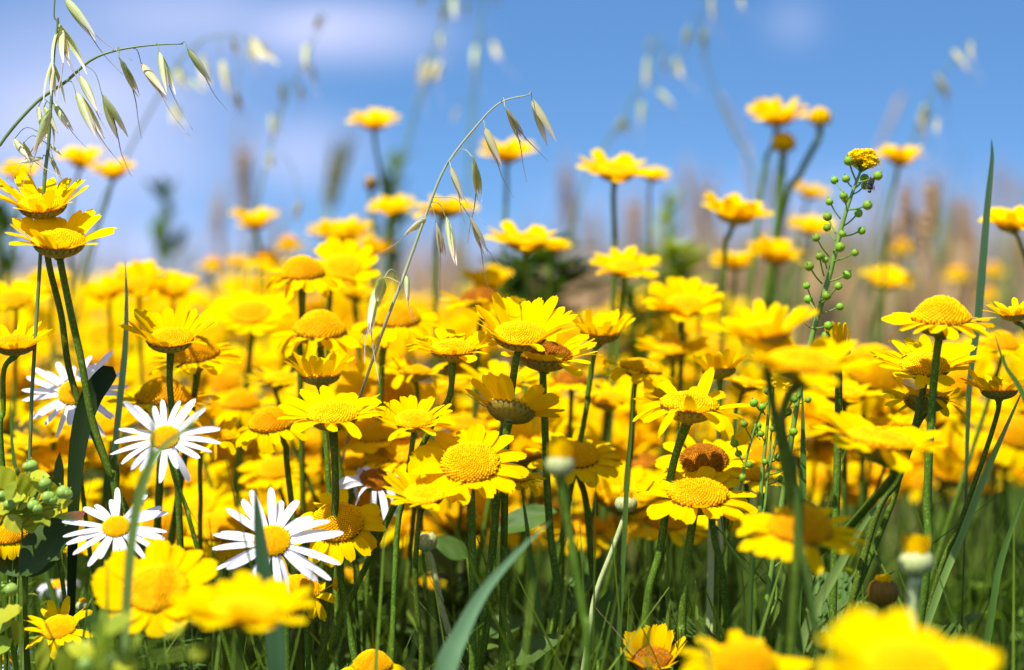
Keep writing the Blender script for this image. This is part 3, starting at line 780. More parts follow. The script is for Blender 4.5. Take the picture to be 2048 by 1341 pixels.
# ------------------------------------------------------------------ the yellow daisies, one by one
# (x, y, width, depth, tilt to the viewer, roll to the right, petals, disc, label, stem waypoints)
YELLOW = [
 # --- heads standing against the sky, out of focus
 (748, 248, 100, 1.38, 18, 0, 'pad', 'mid', "lone soft yellow daisy high in the blue sky, left of the centre oat panicle", [(752, 300), (775, 430)]),
 (1015, 312, 108, 1.34, 16, -3, 'pad', 'mid', "soft yellow daisy right behind the hanging seeds of the centre oat panicle", [(1012, 350), (1010, 450)]),
 (1232, 342, 144, 1.24, 20, 4, 'big', 'low', "large yellow daisy with wavy rim on a tall dark stem against the sky", [(1227, 395), (1230, 500), (1226, 640)]),
 (1304, 354, 74, 1.36, 12, 8, 'pad', 'mid', "small shaded yellow daisy tucked behind the big tall wavy one in the sky", [(1298, 390), (1300, 480)]),
 (1554, 238, 118, 1.34, 18, 0, 'pad', 'mid', "highest flat-topped yellow daisy at right, two round buds beside it", [(1546, 290), (1520, 410)]),
 (1800, 318, 96, 1.38, 16, 2, 'pad', 'mid', "soft yellow daisy in the sky just right of the mustard's yellow tip", [(1792, 360), (1770, 520)]),
 (1618, 388, 80, 1.5, 12, 14, 'pad', 'mid', "dull yellow daisy tilted right, left of the mustard stalk's upper pods", [(1610, 420), (1580, 560)]),
 (1470, 432, 138, 1.25, 12, 8, 'pad', 'mid', "wide yellow daisy leaning right below the highest one, dark stem under it", [(1460, 470), (1448, 560)]),
 (163, 322, 92, 1.34, 20, 4, 'pad', 'mid', "soft yellow daisy under the left oat seeds, left one of a touching pair", [(152, 370), (140, 520)]),
 (226, 346, 92, 1.32, 16, 0, 'pad', 'mid', "soft yellow daisy under the left oat seeds, right one of a touching pair", [(215, 400), (175, 540)]),
 (42, 350, 88, 1.32, 16, -4, 'pad', 'mid', "soft yellow daisy peeping over the topmost sharp flower at the left edge", [(40, 400), (20, 560)]),
 (510, 445, 102, 1.42, 16, 0, 'pad', 'mid', "lone soft yellow daisy over the left part of the crowd, green stalk below", [(515, 480), (515, 580)]),
 (785, 420, 94, 1.36, 16, -5, 'pad', 'mid', "soft yellow daisy left of the arching oat stem, beside a bigger head", [(780, 450), (770, 560)]),
 (888, 418, 135, 1.28, 8, 3, 'big', 'mid', "broad yellow daisy crossed by the arching oat stem", [(880, 450), (870, 580)]),
 (1052, 482, 150, 1.2, 14, 2, 'big', 'low', "broad bright daisy right of the oat seeds' tips, over a dark green bush", [(1050, 520), (1055, 640)]),
 (1112, 496, 60, 1.3, 16, 8, 'pad', 'mid', "small head half hidden at the right rim of the broad daisy over the bush", [(1100, 530), (1095, 640)]),
 (1250, 535, 132, 1.2, 20, 0, 'big', 'low', "rounded pompom-like yellow daisy crossed by the tall dark stem", [(1245, 580), (1235, 700)]),
 (2022, 448, 112, 1.16, 18, -4, 'pad', 'mid', "yellow daisy cut by the right edge, beside the tall dark grass blade", [(2040, 485), (2075, 620)]),
 (1622, 458, 92, 1.42, 16, 5, 'pad', 'mid', "blurred yellow daisy behind the mustard stalk's middle pods", [(1618, 490), (1600, 620)]),
 (1470, 528, 92, 1.36, 16, 0, 'pad', 'mid', "smaller left one of two joined heads at mid right before the tan wheat", [(1470, 560), (1455, 650)]),
 (1552, 514, 112, 1.32, 16, 4, 'pad', 'mid', "larger right one of two joined heads at mid right before the tan wheat", [(1548, 550), (1545, 680)]),
 (1772, 566, 108, 1.42, 16, 4, 'pad', 'mid', "yellow daisy alone in front of the tan wheat, right of the mustard stalk", [(1762, 600), (1740, 690)]),
 # --- upper row of the crowd, left to right
 (690, 470, 108, 1.32, 20, 3, 'pad', 'mid', "blurred daisy behind the top of the bright pair left of the oat stem", None),
 (748, 498, 84, 1.36, 14, 10, 'pad', 'dome', "blurred daisy drooping right, near the foot of the small dark bud", None),
 (648, 466, 66, 1.42, 20, 0, 'pad', 'mid', "small blurred daisy at the left shoulder of a bigger blurred head", None),
 (578, 488, 62, 1.5, 0, 0, 'reflex', 'dome', "small orange blurred head between the lone daisy and the bright pair", None),
 (532, 520, 92, 1.42, 0, 0, 'droop', 'dome', "orange-shaded blurred head left behind the flower with drooping petals", None),
 (425, 530, 66, 1.5, 0, 0, 'droop', 'dome', "leftmost of the blurred heads under the lone daisy, sky to its left", None),
 (478, 528, 52, 1.52, 16, 0, 'pad', 'mid', "tiny blurred head below the lone daisy at left", None),
 (604, 548, 150, 1.1, 14, 0, 'droop', 'dome', "dome-centred daisy with drooping petals, left one of the bright pair", [(606, 585), (602, 660), (598, 720)]),
 (684, 535, 140, 1.16, 40, 4, 'big', 'lowy', "wide open bright daisy, right one of the bright pair", [(662, 580), (658, 640)]),
 (965, 602, 156, 1.15, 2, 3, 'flat', 'brown', "orange-centred daisy just above the big cupped centre flower", [(965, 640), (955, 720)]),
 (975, 566, 108, 1.3, 20, 0, 'pad', 'mid', "blurred daisy below the oat seeds' awns", None),
 (1368, 612, 152, 1.18, 28, 0, 'pad', 'mid', "bright blurred daisy below a small orange head at mid right", [(1365, 650), (1362, 760)]),
 (1404, 585, 88, 1.28, 0, 6, 'droop', 'brown', "small orange blurred head above a bright daisy at mid right", None),
 (640, 662, 172, 1.07, 16, 2, 'droop', 'dome', "daisy with large smooth orange dome and drooping petals, thin stem below", [(645, 700), (650, 770)]),
 (792, 640, 160, 1.1, 16, 0, 'droop', 'dome', "orange-domed daisy behind the lower oat seeds, crossed by the oat stem", [(775, 680), (760, 800)]),
 (340, 680, 180, 1.0, 19, 0, 'cup', 'midy', "sharp cupped yellow daisy in the left half, on a thick dark stem", [(336, 720), (338, 770), (346, 880), (352, 1000)]),
 (390, 712, 186, 1.07, 14, -8, 'flat', 'dome', "big-domed daisy behind the right side of the sharp cupped left flower", [(383, 750), (380, 840)]),
 (500, 628, 158, 1.2, 30, 0, 'big', 'low', "large bright blurred daisy in the gap right of the sharp cupped left flower", None),
 (275, 572, 124, 1.25, 26, 0, 'pad', 'mid', "blurred daisy above the sharp cupped left flower, beside the thin grass blade", None),
 (345, 580, 112, 1.28, 20, 4, 'pad', 'mid', "blurred daisy at the upper right of the thin grass blade's tip", None),
 (212, 588, 100, 1.26, 20, -6, 'pad', 'mid', "blurred daisy left of the thin grass blade", None),
 (28, 600, 132, 1.2, 20, 0, 'big', 'mid', "bright blurred daisy left of the two crossing stems, at the frame edge", None),
 (100, 568, 90, 1.28, 22, 0, 'pad', 'mid', "blurred daisy behind the two crossing stems at left", None),
 (30, 690, 158, 1.0, 14, 0, 'cup', 'mid', "sharp cupped daisy half cut by the left edge", [(8, 740), (4, 820), (0, 930)]),
 (85, 412, 184, 1.0, 20, 0, 'cup', 'midy', "topmost sharp yellow daisy at far left, rising above its twin", [(84, 450), (96, 530), (118, 630), (132, 740), (165, 850), (202, 930)]),
 (118, 485, 204, .985, 18, 2, 'cup', 'midy', "sharp yellow daisy at far left, just under its taller twin", [(122, 530), (138, 620), (158, 720), (178, 840), (212, 950), (225, 1010)]),
 # --- the middle of the crowd, sharp
 (905, 700, 172, 1.0, 14, 0, 'open', 'midy', "sharp daisy with dark cup on a curved stem, left of the large centre flower", [(908, 738), (900, 790), (878, 830), (850, 880)]),
 (1040, 672, 204, .995, 22, 2, 'cup', 'midy', "large sharp cupped daisy in the very centre, petals standing tall behind its disc", [(1032, 720), (1022, 790), (1012, 880)]),
 (1090, 712, 208, 1.03, 12, 4, 'open', 'brown', "red-brown-centred daisy directly under the large centre flower", [(1086, 760), (1090, 850), (1094, 960), (1102, 1080), (1116, 1200), (1100, 1330)]),
 (1200, 668, 132, 1.06, 6, 4, 'tulip', 'low', "upright cupped daisy right of the large centre flower", [(1188, 710), (1176, 790), (1164, 870)]),
 (640, 752, 128, 1.03, 4, 0, 'tulip', 'low', "narrow cupped daisy straight above the broad flat front daisy", [(643, 790), (648, 840)]),
 (665, 830, 206, .99, 18, 0, 'open', 'midy', "broad sharp daisy with wide orange disc, left of a smaller one touching it", [(668, 870), (670, 960), (664, 1080)]),
 (828, 842, 152, .985, 22, 0, 'open', 'midy', "medium sharp daisy touching the right rim of the broad sharp one", [(825, 885), (812, 980), (790, 1120)]),
 (1022, 820, 190, 1.0, -24, 12, 'back', 'low', "daisy turned away showing its bristly striped green cup, at centre", [(1012, 880), (990, 980), (984, 1100)]),
 (1378, 812, 208, .99, 12, 4, 'messy', 'midy', "sharp daisy with upright petal and lopsided rays on a long green stem", [(1358, 855), (1345, 940), (1322, 1100), (1292, 1270)]),
 (1282, 738, 140, 1.08, 8, 10, 'droop', 'mid', "ragged daisy with reddish shaded disc, left above the lopsided sharp one", [(1268, 780), (1262, 900), (1252, 1000)]),
 (1438, 742, 106, 1.05, -6, -4, 'tulip', 'low', "cup-shaped daisy seen from the side with green cup, right of centre", [(1440, 790), (1438, 900), (1448, 1080)]),
 (1490, 768, 108, 1.09, 4, 12, 'open', 'mid', "orange-shaded daisy behind the side-seen cup at right of centre", [(1480, 800), (1465, 900)]),
 (1003, 764, 172, 1.1, 12, 0, 'open', 'mid', "soft daisy behind the stems below the large centre flower", [(1000, 800), (998, 900)]),
 (1142, 762, 128, 1.14, 8, 0, 'flat', 'brown', "orange-centred soft daisy right of the red-brown-centred flower's stem", None),
 (1345, 698, 132, 1.18, 14, 0, 'big', 'mid', "blurred daisy left of the big front blur, under two bright heads", None),
 (1530, 668, 205, .86, 8, -8, 'cup', 'mid', "very blurred front daisy rising behind the biggest blur right of centre", [(1540, 730), (1545, 800)]),
 (1605, 730, 262, .84, 10, 6, 'big', 'mid', "very blurred big front daisy with dark underside, at the mustard stalk's foot", [(1578, 790), (1566, 850), (1590, 960), (1600, 1100)]),
 (1882, 640, 214, .965, 9, 0, 'flat', 'dome', "tall orange-domed daisy at right with flat spread petals and a long stem", [(1876, 690), (1870, 760), (1864, 880), (1860, 1000), (1856, 1200)]),
 (2030, 628, 112, 1.0, 8, -6, 'cup', 'mid', "sharp daisy half cut by the right edge, high beside the grass blade", [(2055, 670), (2080, 800)]),
 (1850, 732, 200, 1.0, 22, 0, 'open', 'midy', "broad-disced daisy right behind the stem of the tall orange-domed one", [(1846, 780), (1828, 870), (1800, 960), (1740, 1090)]),
 (1852, 800, 160, 1.02, -14, 4, 'messy', 'mid', "shaded daisy with dark cup in the shadow of the broad-disced one", [(1835, 850), (1812, 900), (1790, 1000), (1720, 1180)]),
 (1998, 782, 140, 1.0, 0, 0, 'cup', 'mid', "daisy with black-brown cup low at the right edge on a pale broad stem", [(1994, 830), (1968, 920), (1920, 1060), (1870, 1200)]),
 (2002, 690, 128, 1.12, 16, 4, 'flat', 'dome', "soft orange-domed daisy behind the right edge grass blade", None),
 (1760, 882, 250, .90, 9, 8, 'big', 'low', "large soft daisy seen from below with dark base, front right", [(1790, 945, .90), (1740, 1010, .96), (1690, 1070, 1.0), (1590, 1190, 1.02)]),
 # --- the sharp front row
 (940, 928, 214, .975, 38, 0, 'flat', 'midy', "daisy with the clearest round speckled disc facing the viewer, bottom centre", [(942, 990), (944, 1080), (946, 1210), (944, 1330)]),
 (1030, 955, 112, 1.03, 14, 4, 'flat', 'mid', "half hidden daisy behind the right side of the clearest speckled disc", [(1000, 990), (990, 1090), (965, 1330)]),
 (848, 990, 158, .965, 26, 0, 'cup', 'lowy', "bright shallow-cupped daisy left in front of the clearest speckled disc", [(838, 1040), (830, 1150), (836, 1250), (842, 1330)]),
 (675, 1048, 172, 1.0, 40, 0, 'droop', 'dome', "short-petalled daisy with big speckled dome, right of the largest white daisy", [(682, 1110), (690, 1220)]),
 (600, 1178, 152, 1.0, 26, 10, 'messy', 'mid', "orange-disced daisy under the largest white daisy's right petals", [(606, 1230), (615, 1330)]),
 (745, 1332, 116, .97, 14, 0, 'reflex', 'dome', "orange dome cut by the bottom edge, left of the broad blue-green blade", None),
 (1150, 912, 178, 1.06, 26, 4, 'flat', 'mid', "soft daisy with round petals behind the pale blurred bud", [(1160, 960), (1180, 1080)]),
 (1408, 922, 180, 1.03, 28, 0, 'flat', 'brown', "dark brown-disced daisy at right, the brownest of all", [(1415, 970), (1430, 1080), (1452, 1200)]),
 (1395, 990, 222, .98, 22, 2, 'flat', 'mid', "flat daisy with orange dome directly beneath the dark brown-disced one", [(1386, 1040), (1372, 1150), (1366, 1250), (1368, 1330)]),
 (1600, 1060, 236, .87, 20, 4, 'flat', 'dome', "soft orange-domed daisy crossed by a thin blade, lower right", [(1590, 1110), (1575, 1200), (1560, 1320)]),
 (1306, 1322, 132, .98, 26, 0, 'tulip', 'brown', "small cupped daisy with a red disc at the bottom edge, right of centre", None),
 (1490, 1330, 236, .8, 18, 6, 'flat', 'dome', "blurred daisy with orange-red dome rising from the bottom edge", None),
 (1808, 1338, 335, .68, 24, 4, 'big', 'mid', "hugely blurred yellow daisy in the bottom right corner, nearest to the viewer", None),
 (312, 1178, 240, .90, 40, 0, 'big', 'lowy', "soft front daisy with flat orange disc facing us, below two white daisies", [(320, 1260), (325, 1340)]),
 (490, 1222, 262, .80, 12, 4, 'big', 'low', "very blurred yellow front daisy seen from the side, before the dark upright blade", [(484, 1280), (480, 1345)]),
 (118, 1256, 132, .98, 34, -6, 'messy', 'midy', "daisy with translucent back petals in the bottom left corner", None),
 (16, 1072, 112, 1.0, 20, 0, 'reflex', 'dome', "orange speckled dome at the left edge under the spurge leaves", None),
 (55, 886, 116, 1.14, 10, 0, 'open', 'mid', "soft daisy at the left edge above the spurge", None),
 (548, 940, 132, 1.14, 30, 0, 'flat', 'mid', "soft flat daisy right above the largest white daisy", [(560, 980), (585, 1080)]),
 (542, 850, 152, 1.05, 16, -4, 'droop', 'dome', "daisy with dome touching the left rim of the broad sharp one", [(570, 890), (580, 990)]),
 (326, 800, 204, 1.06, 8, 2, 'flat', 'dome', "wide orange-domed daisy partly hidden behind the middle white daisy", [(320, 850), (318, 960)]),
 (432, 872, 124, 1.06, 14, 6, 'messy', 'mid', "daisy behind the right petals of the middle white daisy", [(402, 910), (400, 1010), (398, 1100)]),
 # --- soft heads lower down between the stems
 (1238, 1056, 126, 1.36, 20, 0, 'big', 'mid', "blurred daisy low between stems, right behind the ribbed pale bud", None),
 (1182, 990, 96, 1.3, 34, 0, 'big', 'mid', "blurred daisy low between stems, left of the ribbed pale bud", None),
 (1655, 872, 100, 1.24, 10, 0, 'open', 'mid', "blurred daisy right of the two stalks under the big dark-based blur", None),
 (700, 1150, 96, 1.16, 12, 0, 'open', 'mid', "shaded soft daisy low down right of the orange-disced one", None),
 (860, 1168, 62, 1.34, 20, 0, 'open', 'mid', "small blurred yellow head deep between the twin hairy stems", None),
 (1290, 930, 110, 1.16, 6, 0, 'reflex', 'brown', "brown shaded dome behind the green stem left of the darkest disc", None),
 (1500, 950, 142, 1.08, 14, 4, 'flat', 'mid', "soft daisy behind the small tangled mustard plant", None),
 (1890, 1000, 52, 1.5, 0, 0, 'cup', 'mid', "small blurred head low at right, left of the pale broad stem", None),
 (2005, 940, 62, 1.4, 10, 0, 'reflex', 'dome', "round blurred yellow head at the right edge over the green", None),
 (1975, 985, 56, 1.35, 0, 0, 'tulip', 'mid', "narrow blurred yellow head right of the pale broad stem", None),
 (325, 1010, 62, 1.25, 20, 0, 'messy', 'mid', "small soft daisy between the two leftmost lower white daisies", None),
 (175, 1100, 96, 1.1, 10, 0, 'open', 'mid', "yellow petals showing below the lowest left white daisy", None),
 (480, 810, 136, 1.18, 10, 0, 'droop', 'dome', "blurred dark-gold dome left of the narrow cupped daisy", None),
 (830, 745, 120, 1.09, 6, 0, 'messy', 'mid', "shaded ragged daisy behind the curved stem left of centre", [(835, 790), (832, 900)]),
 (715, 590, 110, 1.22, 6, 6, 'open', 'mid', "blurred daisy below the right one of the bright pair", None),
 (560, 760, 130, 1.14, 10, 0, 'open', 'mid', "soft daisy left of the narrow cupped daisy's stem", None),
 (905, 770, 110, 1.18, 10, 0, 'flat', 'mid', "soft daisy between the curved stem and the centre flower's stem", None),
 (935, 850, 150, 1.16, 18, 0, 'big', 'mid', "blurred golden daisy above the clearest speckled disc", None),
 (700, 925, 140, 1.16, 16, 0, 'droop', 'mid', "blurred daisy behind the stem of the broad sharp daisy", None),
 (1215, 800, 140, 1.16, 12, 0, 'open', 'mid', "soft daisy left of the lopsided sharp flower's rays", None),
 (1690, 790, 150, 1.12, 8, 0, 'big', 'mid', "blurred daisy right of the biggest blur, left of the broad-disced one", None),
 (1780, 850, 110, 1.12, 4, 0, 'open', 'mid', "soft daisy peeping over the large one seen from below", None),
]
for t in YELLOW:
    flower(*t)
# the bare orange heads far back before the wheat
for (x, y, w, z, lab) in [(1805, 486, 46, 1.75, "bare round orange head before the wheat, highest of four"),
                          (1915, 540, 50, 1.75, "bare round orange head before the wheat, left of the grass blade"),
                          (1985, 532, 46, 1.8, "bare round orange head before the wheat, right of the grass blade"),
                          (1978, 580, 44, 1.8, "bare round orange head before the wheat, lowest of four")]:
    flower(x, y + 8, w * 1.15, z, 0, 0, 'reflex', 'dome', lab, None)

# ------------------------------------------------------------------ buds
bud(1640, 244, 42, 1.34, 'ball', "round yellow bud in the sky, upper of the two beside the highest daisy", [(1636, 280), (1600, 350), (1560, 460)])
bud(1567, 296, 46, 1.34, 'ball', "round yellow bud in the sky, lower of the two under the highest daisy", [(1565, 330), (1555, 450)])
bud(1120, 930, 54, .84, 'yellow', "blurred pale bud with yellow tip before the daisy right of centre", [(1126, 980), (1142, 1080), (1168, 1230), (1176, 1330)], sr=.30)
bud(1252, 1008, 42, 1.0, 'pale', "sharp ribbed pale bud on a whitish curved stem", [(1246, 1040), (1222, 1110), (1190, 1200), (1172, 1320)], mat=M_PALESTEM, sr=.24)
bud(1832, 1124, 66, .86, 'yellow', "fat pale bud with upright yellow tuft, above the corner blur", [(1831, 1170), (1828, 1260)], mat=M_PALESTEM, sr=.34)
bud(1766, 1184, 58, .95, 'brown', "closed withered brown bud left of the fat pale bud", [(1768, 1230), (1775, 1300)])
bud(852, 1082, 42, 1.03, 'green', "small green bud behind the twin hairy stems", [(862, 1120), (880, 1200), (898, 1270)], mat=M_PALESTEM)
bud(165, 1212, 26, 1.03, 'pale', "tiny pale bud over the bottom left daisy", [(168, 1250), (172, 1320)])
bud(1675, 702, 50, 1.0, 'tuft', "half closed head of straight upright yellow petals by the mustard stalk", [(1680, 740), (1678, 850)])
bud(742, 368, 26, 1.4, 'brown', "small dark blurred bud under the lone high daisy", [(742, 400), (748, 500)])

# ------------------------------------------------------------------ white daisies
daisy(145, 786, 214, 1.04, 54, 0, "soft white daisy at left behind the two crossing stems", [(150, 850), (160, 960)])
daisy(330, 876, 212, .97, 50, -4, "middle white daisy crossed by a blurred forked grass blade", [(350, 960), (372, 1020), (395, 1110)], spin=10)
daisy(232, 1054, 206, .97, 44, 4, "white daisy with missing petals, left of the largest white one", [(215, 1120), (200, 1250)], pet='whitegap', spin=40)
daisy(545, 1082, 266, .965, 52, 0, "largest white daisy, split by a dark upright grass blade", [(560, 1180), (575, 1320)])
daisy(752, 962, 176, 1.05, 30, 6, "withered white daisy with thin hanging petals and brown disc", [(745, 1030), (735, 1150)], pet='whitedroop', disc='brown')
daisy(14, 1318, 110, 1.05, 35, 0, "white petals in the bottom left corner", None)
daisy(115, 1170, 90, 1.12, 20, 0, "grey shaded white daisy deep behind the bottom left daisy", None, pet='whitedroop')

# ------------------------------------------------------------------ wild oats
oat("sharp wild oat panicle at upper left, on an upright dark stem", 1.0,
    [[(112, -30), (108, 30), (115, 48), (108, 110), (102, 210), (97, 290), (90, 350), (84, 450), (78, 560), (68, 720), (60, 900)]],
    [(130, -4, 192, 78, 'open', 110, -20), (118, 48, 136, 150, 'wide'), (104, 118, 106, 212, 'wide'), (106, 205, 142, 262, 'open'), (102, 218, 66, 308, 'tight'),
     (100, 222, 92, 300, 'open'), (76, 212, 84, 264, 'tight'), (88, 212, 116, 268, 'tight'), (26, 278, 62, 322, 'tight'), (46, 284, 66, 322, 'tight'), (84, 316, 34, 328, 'tight'), (100, 314, 124, 360, 'tight'), (98, 288, 124, 312, 'tight')])
oat("sharp wild oat stem arching in from the left edge, row of hanging seeds", 1.0,
    [[(366, 88), (300, 91), (230, 102), (180, 122), (130, 165), (72, 206), (0, 290), (-60, 400)]],
    [(376, 98, 424, 168, 'tight', 362, 88), (318, 104, 342, 190, 'open', 312, 91), (283, 127, 334, 196, 'straw', 262, 96), (238, 114, 280, 196, 'tight', 236, 102),
     (205, 190, 248, 278, 'open', 170, 130), (152, 184, 200, 278, 'open', 130, 166), (160, 152, 196, 226, 'tight', 150, 148)], r_px=2.9)
oat("sharp arching wild oat panicle at centre, seeds hanging to the right", .99,
    [[(1058, 190), (1000, 206), (950, 256), (890, 336), (852, 430), (812, 540), (770, 650), (725, 780, 1.02), (690, 900, 1.10)]],
    [(1064, 198, 1106, 290, 'strawopen', 1058, 190), (1010, 212, 1050, 288, 'straw', 1002, 206), (970, 255, 1002, 334, 'strawopen', 964, 244), (946, 312, 962, 408, 'tight', 895, 326),
     (902, 334, 926, 404, 'straw', 892, 334), (872, 444, 890, 526, 'straw', 858, 412), (892, 434, 912, 532, 'tight', 862, 404), (940, 432, 974, 512, 'straw', 868, 395),
     (852, 438, 810, 468, 'straw'), (766, 556, 754, 612, 'tight', 805, 556), (750, 576, 738, 672, 'tight', 800, 566), (812, 548, 816, 602, 'open')], mat=M_OATPALE, r_px=2.7)
# behind them, out of focus
oat("blurred wild oat behind the left panicle, drooping seeds", 1.42,
    [[(520, 90), (460, 70), (390, 90), (330, 170), (280, 260), (235, 350), (180, 480)]],
    [(352, 130, 366, 180, 'open'), (345, 205, 356, 255, 'open'), (402, 110, 412, 175, 'straw'), (442, 120, 458, 190, 'straw'), (470, 175, 482, 228, 'straw'), (462, 75, 478, 112, 'straw'), (380, 160, 410, 185, 'open'), (500, 75, 540, 130, 'strawopen', 505, 80), (495, 90, 508, 130, 'straw', 500, 82)], r_px=2.2, fat=1.2)
oat("blurred wild oat left of centre with a slender leaning stem", 1.46,
    [[(655, 30), (625, 90), (580, 180), (550, 260), (530, 340), (510, 460)]],
    [(640, 32, 632, 58, 'straw'), (610, 88, 612, 142, 'tight'), (622, 130, 634, 168, 'tight'), (562, 165, 566, 208, 'tight'), (598, 165, 606, 205, 'straw'), (540, 228, 544, 270, 'tight'), (555, 232, 552, 272, 'tight'), (538, 300, 540, 345, 'open'), (600, 400, 590, 440, 'straw', 560, 300)], r_px=1.9, fat=1.2)
oat("blurred wild oat at top centre, left of two close stems", 1.55,
    [[(905, -30), (880, 60), (855, 140), (830, 230), (800, 350), (780, 440)]],
    [(885, 5, 890, 50, 'tight'), (905, -10, 910, 40, 'tight'), (880, 65, 884, 100, 'tight'), (850, 112, 838, 180, 'straw'), (880, 120, 872, 165, 'straw'), (845, -12, 842, 12, 'tight'), (868, 120, 852, 176, 'strawopen')], r_px=2.4, fat=1.25)
oat("blurred wild oat at top centre, right of two close stems", 1.6,
    [[(985, -30), (965, 20), (955, 110), (945, 230), (935, 380)]],
    [(950, 90, 948, 140, 'tight'), (985, 82, 998, 122, 'straw'), (930, 0, 938, 30, 'tight'), (990, -10, 996, 12, 'straw'), (915, 215, 905, 245, 'straw', 944, 200)], r_px=2.5, fat=1.25)
oat("blurred wild oat right of centre, pale green seeds on a leaning stem", 1.55,
    [[(1330, 60), (1305, 110), (1285, 160), (1250, 230), (1205, 300), (1160, 400)]],
    [(1298, 75, 1298, 108, 'tight'), (1295, 110, 1292, 180, 'tight'), (1328, 105, 1330, 150, 'tight'), (1350, 115, 1362, 155, 'tight'), (1315, 180, 1350, 215, 'tight', 1290, 150), (1284, 200, 1280, 255, 'tight'), (1246, 235, 1246, 268, 'open')], r_px=1.9, fat=1.25)
oat("blurred wild oat with four seeds at the top edge, right of centre", 1.5,
    [[(1470, -20), (1420, -10), (1400, 60), (1420, 150), (1455, 240), (1500, 330), (1510, 420)]],
    [(1422, -10, 1426, 42, 'tight'), (1478, -12, 1486, 20, 'tight', 1462, -18), (1374, 50, 1377, 98, 'open', 1400, 40), (1408, 52, 1410, 102, 'tight'), (1354, 115, 1350, 160, 'tight', 1400, 70)], r_px=1.6, fat=1.25)
oat("blurred wild oat at right, white seeds over a thick leaning stalk", 1.48,
    [[(1950, 80), (1915, 110), (1880, 160), (1845, 230), (1815, 300), (1770, 400)]],
    [(1906, 100, 1936, 140, 'strawopen'), (1940, 82, 1944, 124, 'straw'), (1872, 145, 1902, 205, 'straw'), (1848, 205, 1854, 265, 'strawopen'), (1876, 235, 1872, 270, 'straw'), (1838, 225, 1850, 280, 'straw')], r_px=1.7, fat=1.2)

# ------------------------------------------------------------------ ball mustard and its fly
def pods_of(stem, specs):
    return [(px, py, ax, ay) for px, py, ax, ay in specs]
mustard("ball mustard stalk with round green pods and a yellow flowering tip", .985,
    [[(1722, 340), (1700, 400), (1682, 460), (1662, 540), (1642, 610), (1620, 690), (1598, 790), (1580, 900)]],
    [(1697, 322, 1712, 362), (1669, 361, 1690, 388), (1692, 358, 1703, 374), (1687, 392, 1692, 410), (1692, 399, 1690, 420), (1659, 404, 1681, 438), (1655, 434, 1672, 468), (1654, 456, 1670, 482),
     (1632, 476, 1658, 514), (1639, 513, 1648, 552), (1650, 520, 1654, 538), (1618, 533, 1644, 568), (1613, 572, 1632, 618), (1617, 599, 1632, 620), (1591, 624, 1620, 656),
     (1756, 352, 1712, 366), (1729, 357, 1708, 378), (1730, 372, 1704, 390), (1735, 411, 1694, 420), (1717, 427, 1685, 454), (1723, 462, 1680, 474), (1685, 468, 1674, 492), (1680, 495, 1666, 502),
     (1710, 506, 1664, 524), (1694, 550, 1652, 564), (1677, 573, 1640, 610), (1653, 592, 1638, 604), (1680, 614, 1628, 630), (1657, 652, 1622, 656), (1652, 672, 1620, 690), (1638, 622, 1634, 632)],
    [(1727, 320, 30, 22, 1722, 345, 170)], r_px=5.2, pod_px=8.6)
mustard("small tangled ball mustard plant half hidden under the biggest blur", .99,
    [[(1540, 775), (1534, 860), (1524, 950), (1518, 1040), (1506, 1110), (1500, 1200), (1498, 1290)],
     [(1548, 770), (1544, 850), (1536, 940), (1530, 1010), (1516, 1060)],
     [(1545, 790), (1520, 830), (1500, 890), (1484, 960), (1478, 1010), (1500, 1080)],
     [(1580, 790), (1560, 850), (1545, 910), (1532, 960)],
     [(1440, 1020), (1452, 1080), (1480, 1120), (1502, 1150)],
     [(1535, 1090), (1552, 1170), (1545, 1220), (1500, 1290)]],
    [(1508, 806, 1526, 826), (1535, 783, 1542, 800), (1524, 814, 1530, 830), (1488, 848, 1502, 876), (1510, 864, 1520, 880), (1522, 868, 1530, 884), (1469, 887, 1486, 920), (1477, 908, 1490, 930), (1499, 930, 1484, 935),
     (1485, 955, 1482, 965), (1530, 924, 1526, 940), (1588, 798, 1560, 840), (1616, 800, 1566, 820), (1576, 824, 1556, 848), (1568, 830, 1552, 860), (1587, 864, 1550, 890), (1556, 915, 1542, 925), (1560, 958, 1534, 970), (1575, 935, 1540, 950), (1568, 1120, 1508, 1160), (1516, 852, 1524, 870), (1545, 858, 1540, 876), (1550, 838, 1545, 850)],
    [(1541, 768, 9, 14, 1541, 790, 10), (1574, 780, 9, 12, 1572, 800, 9)], r_px=5.0, pod_px=8.0)
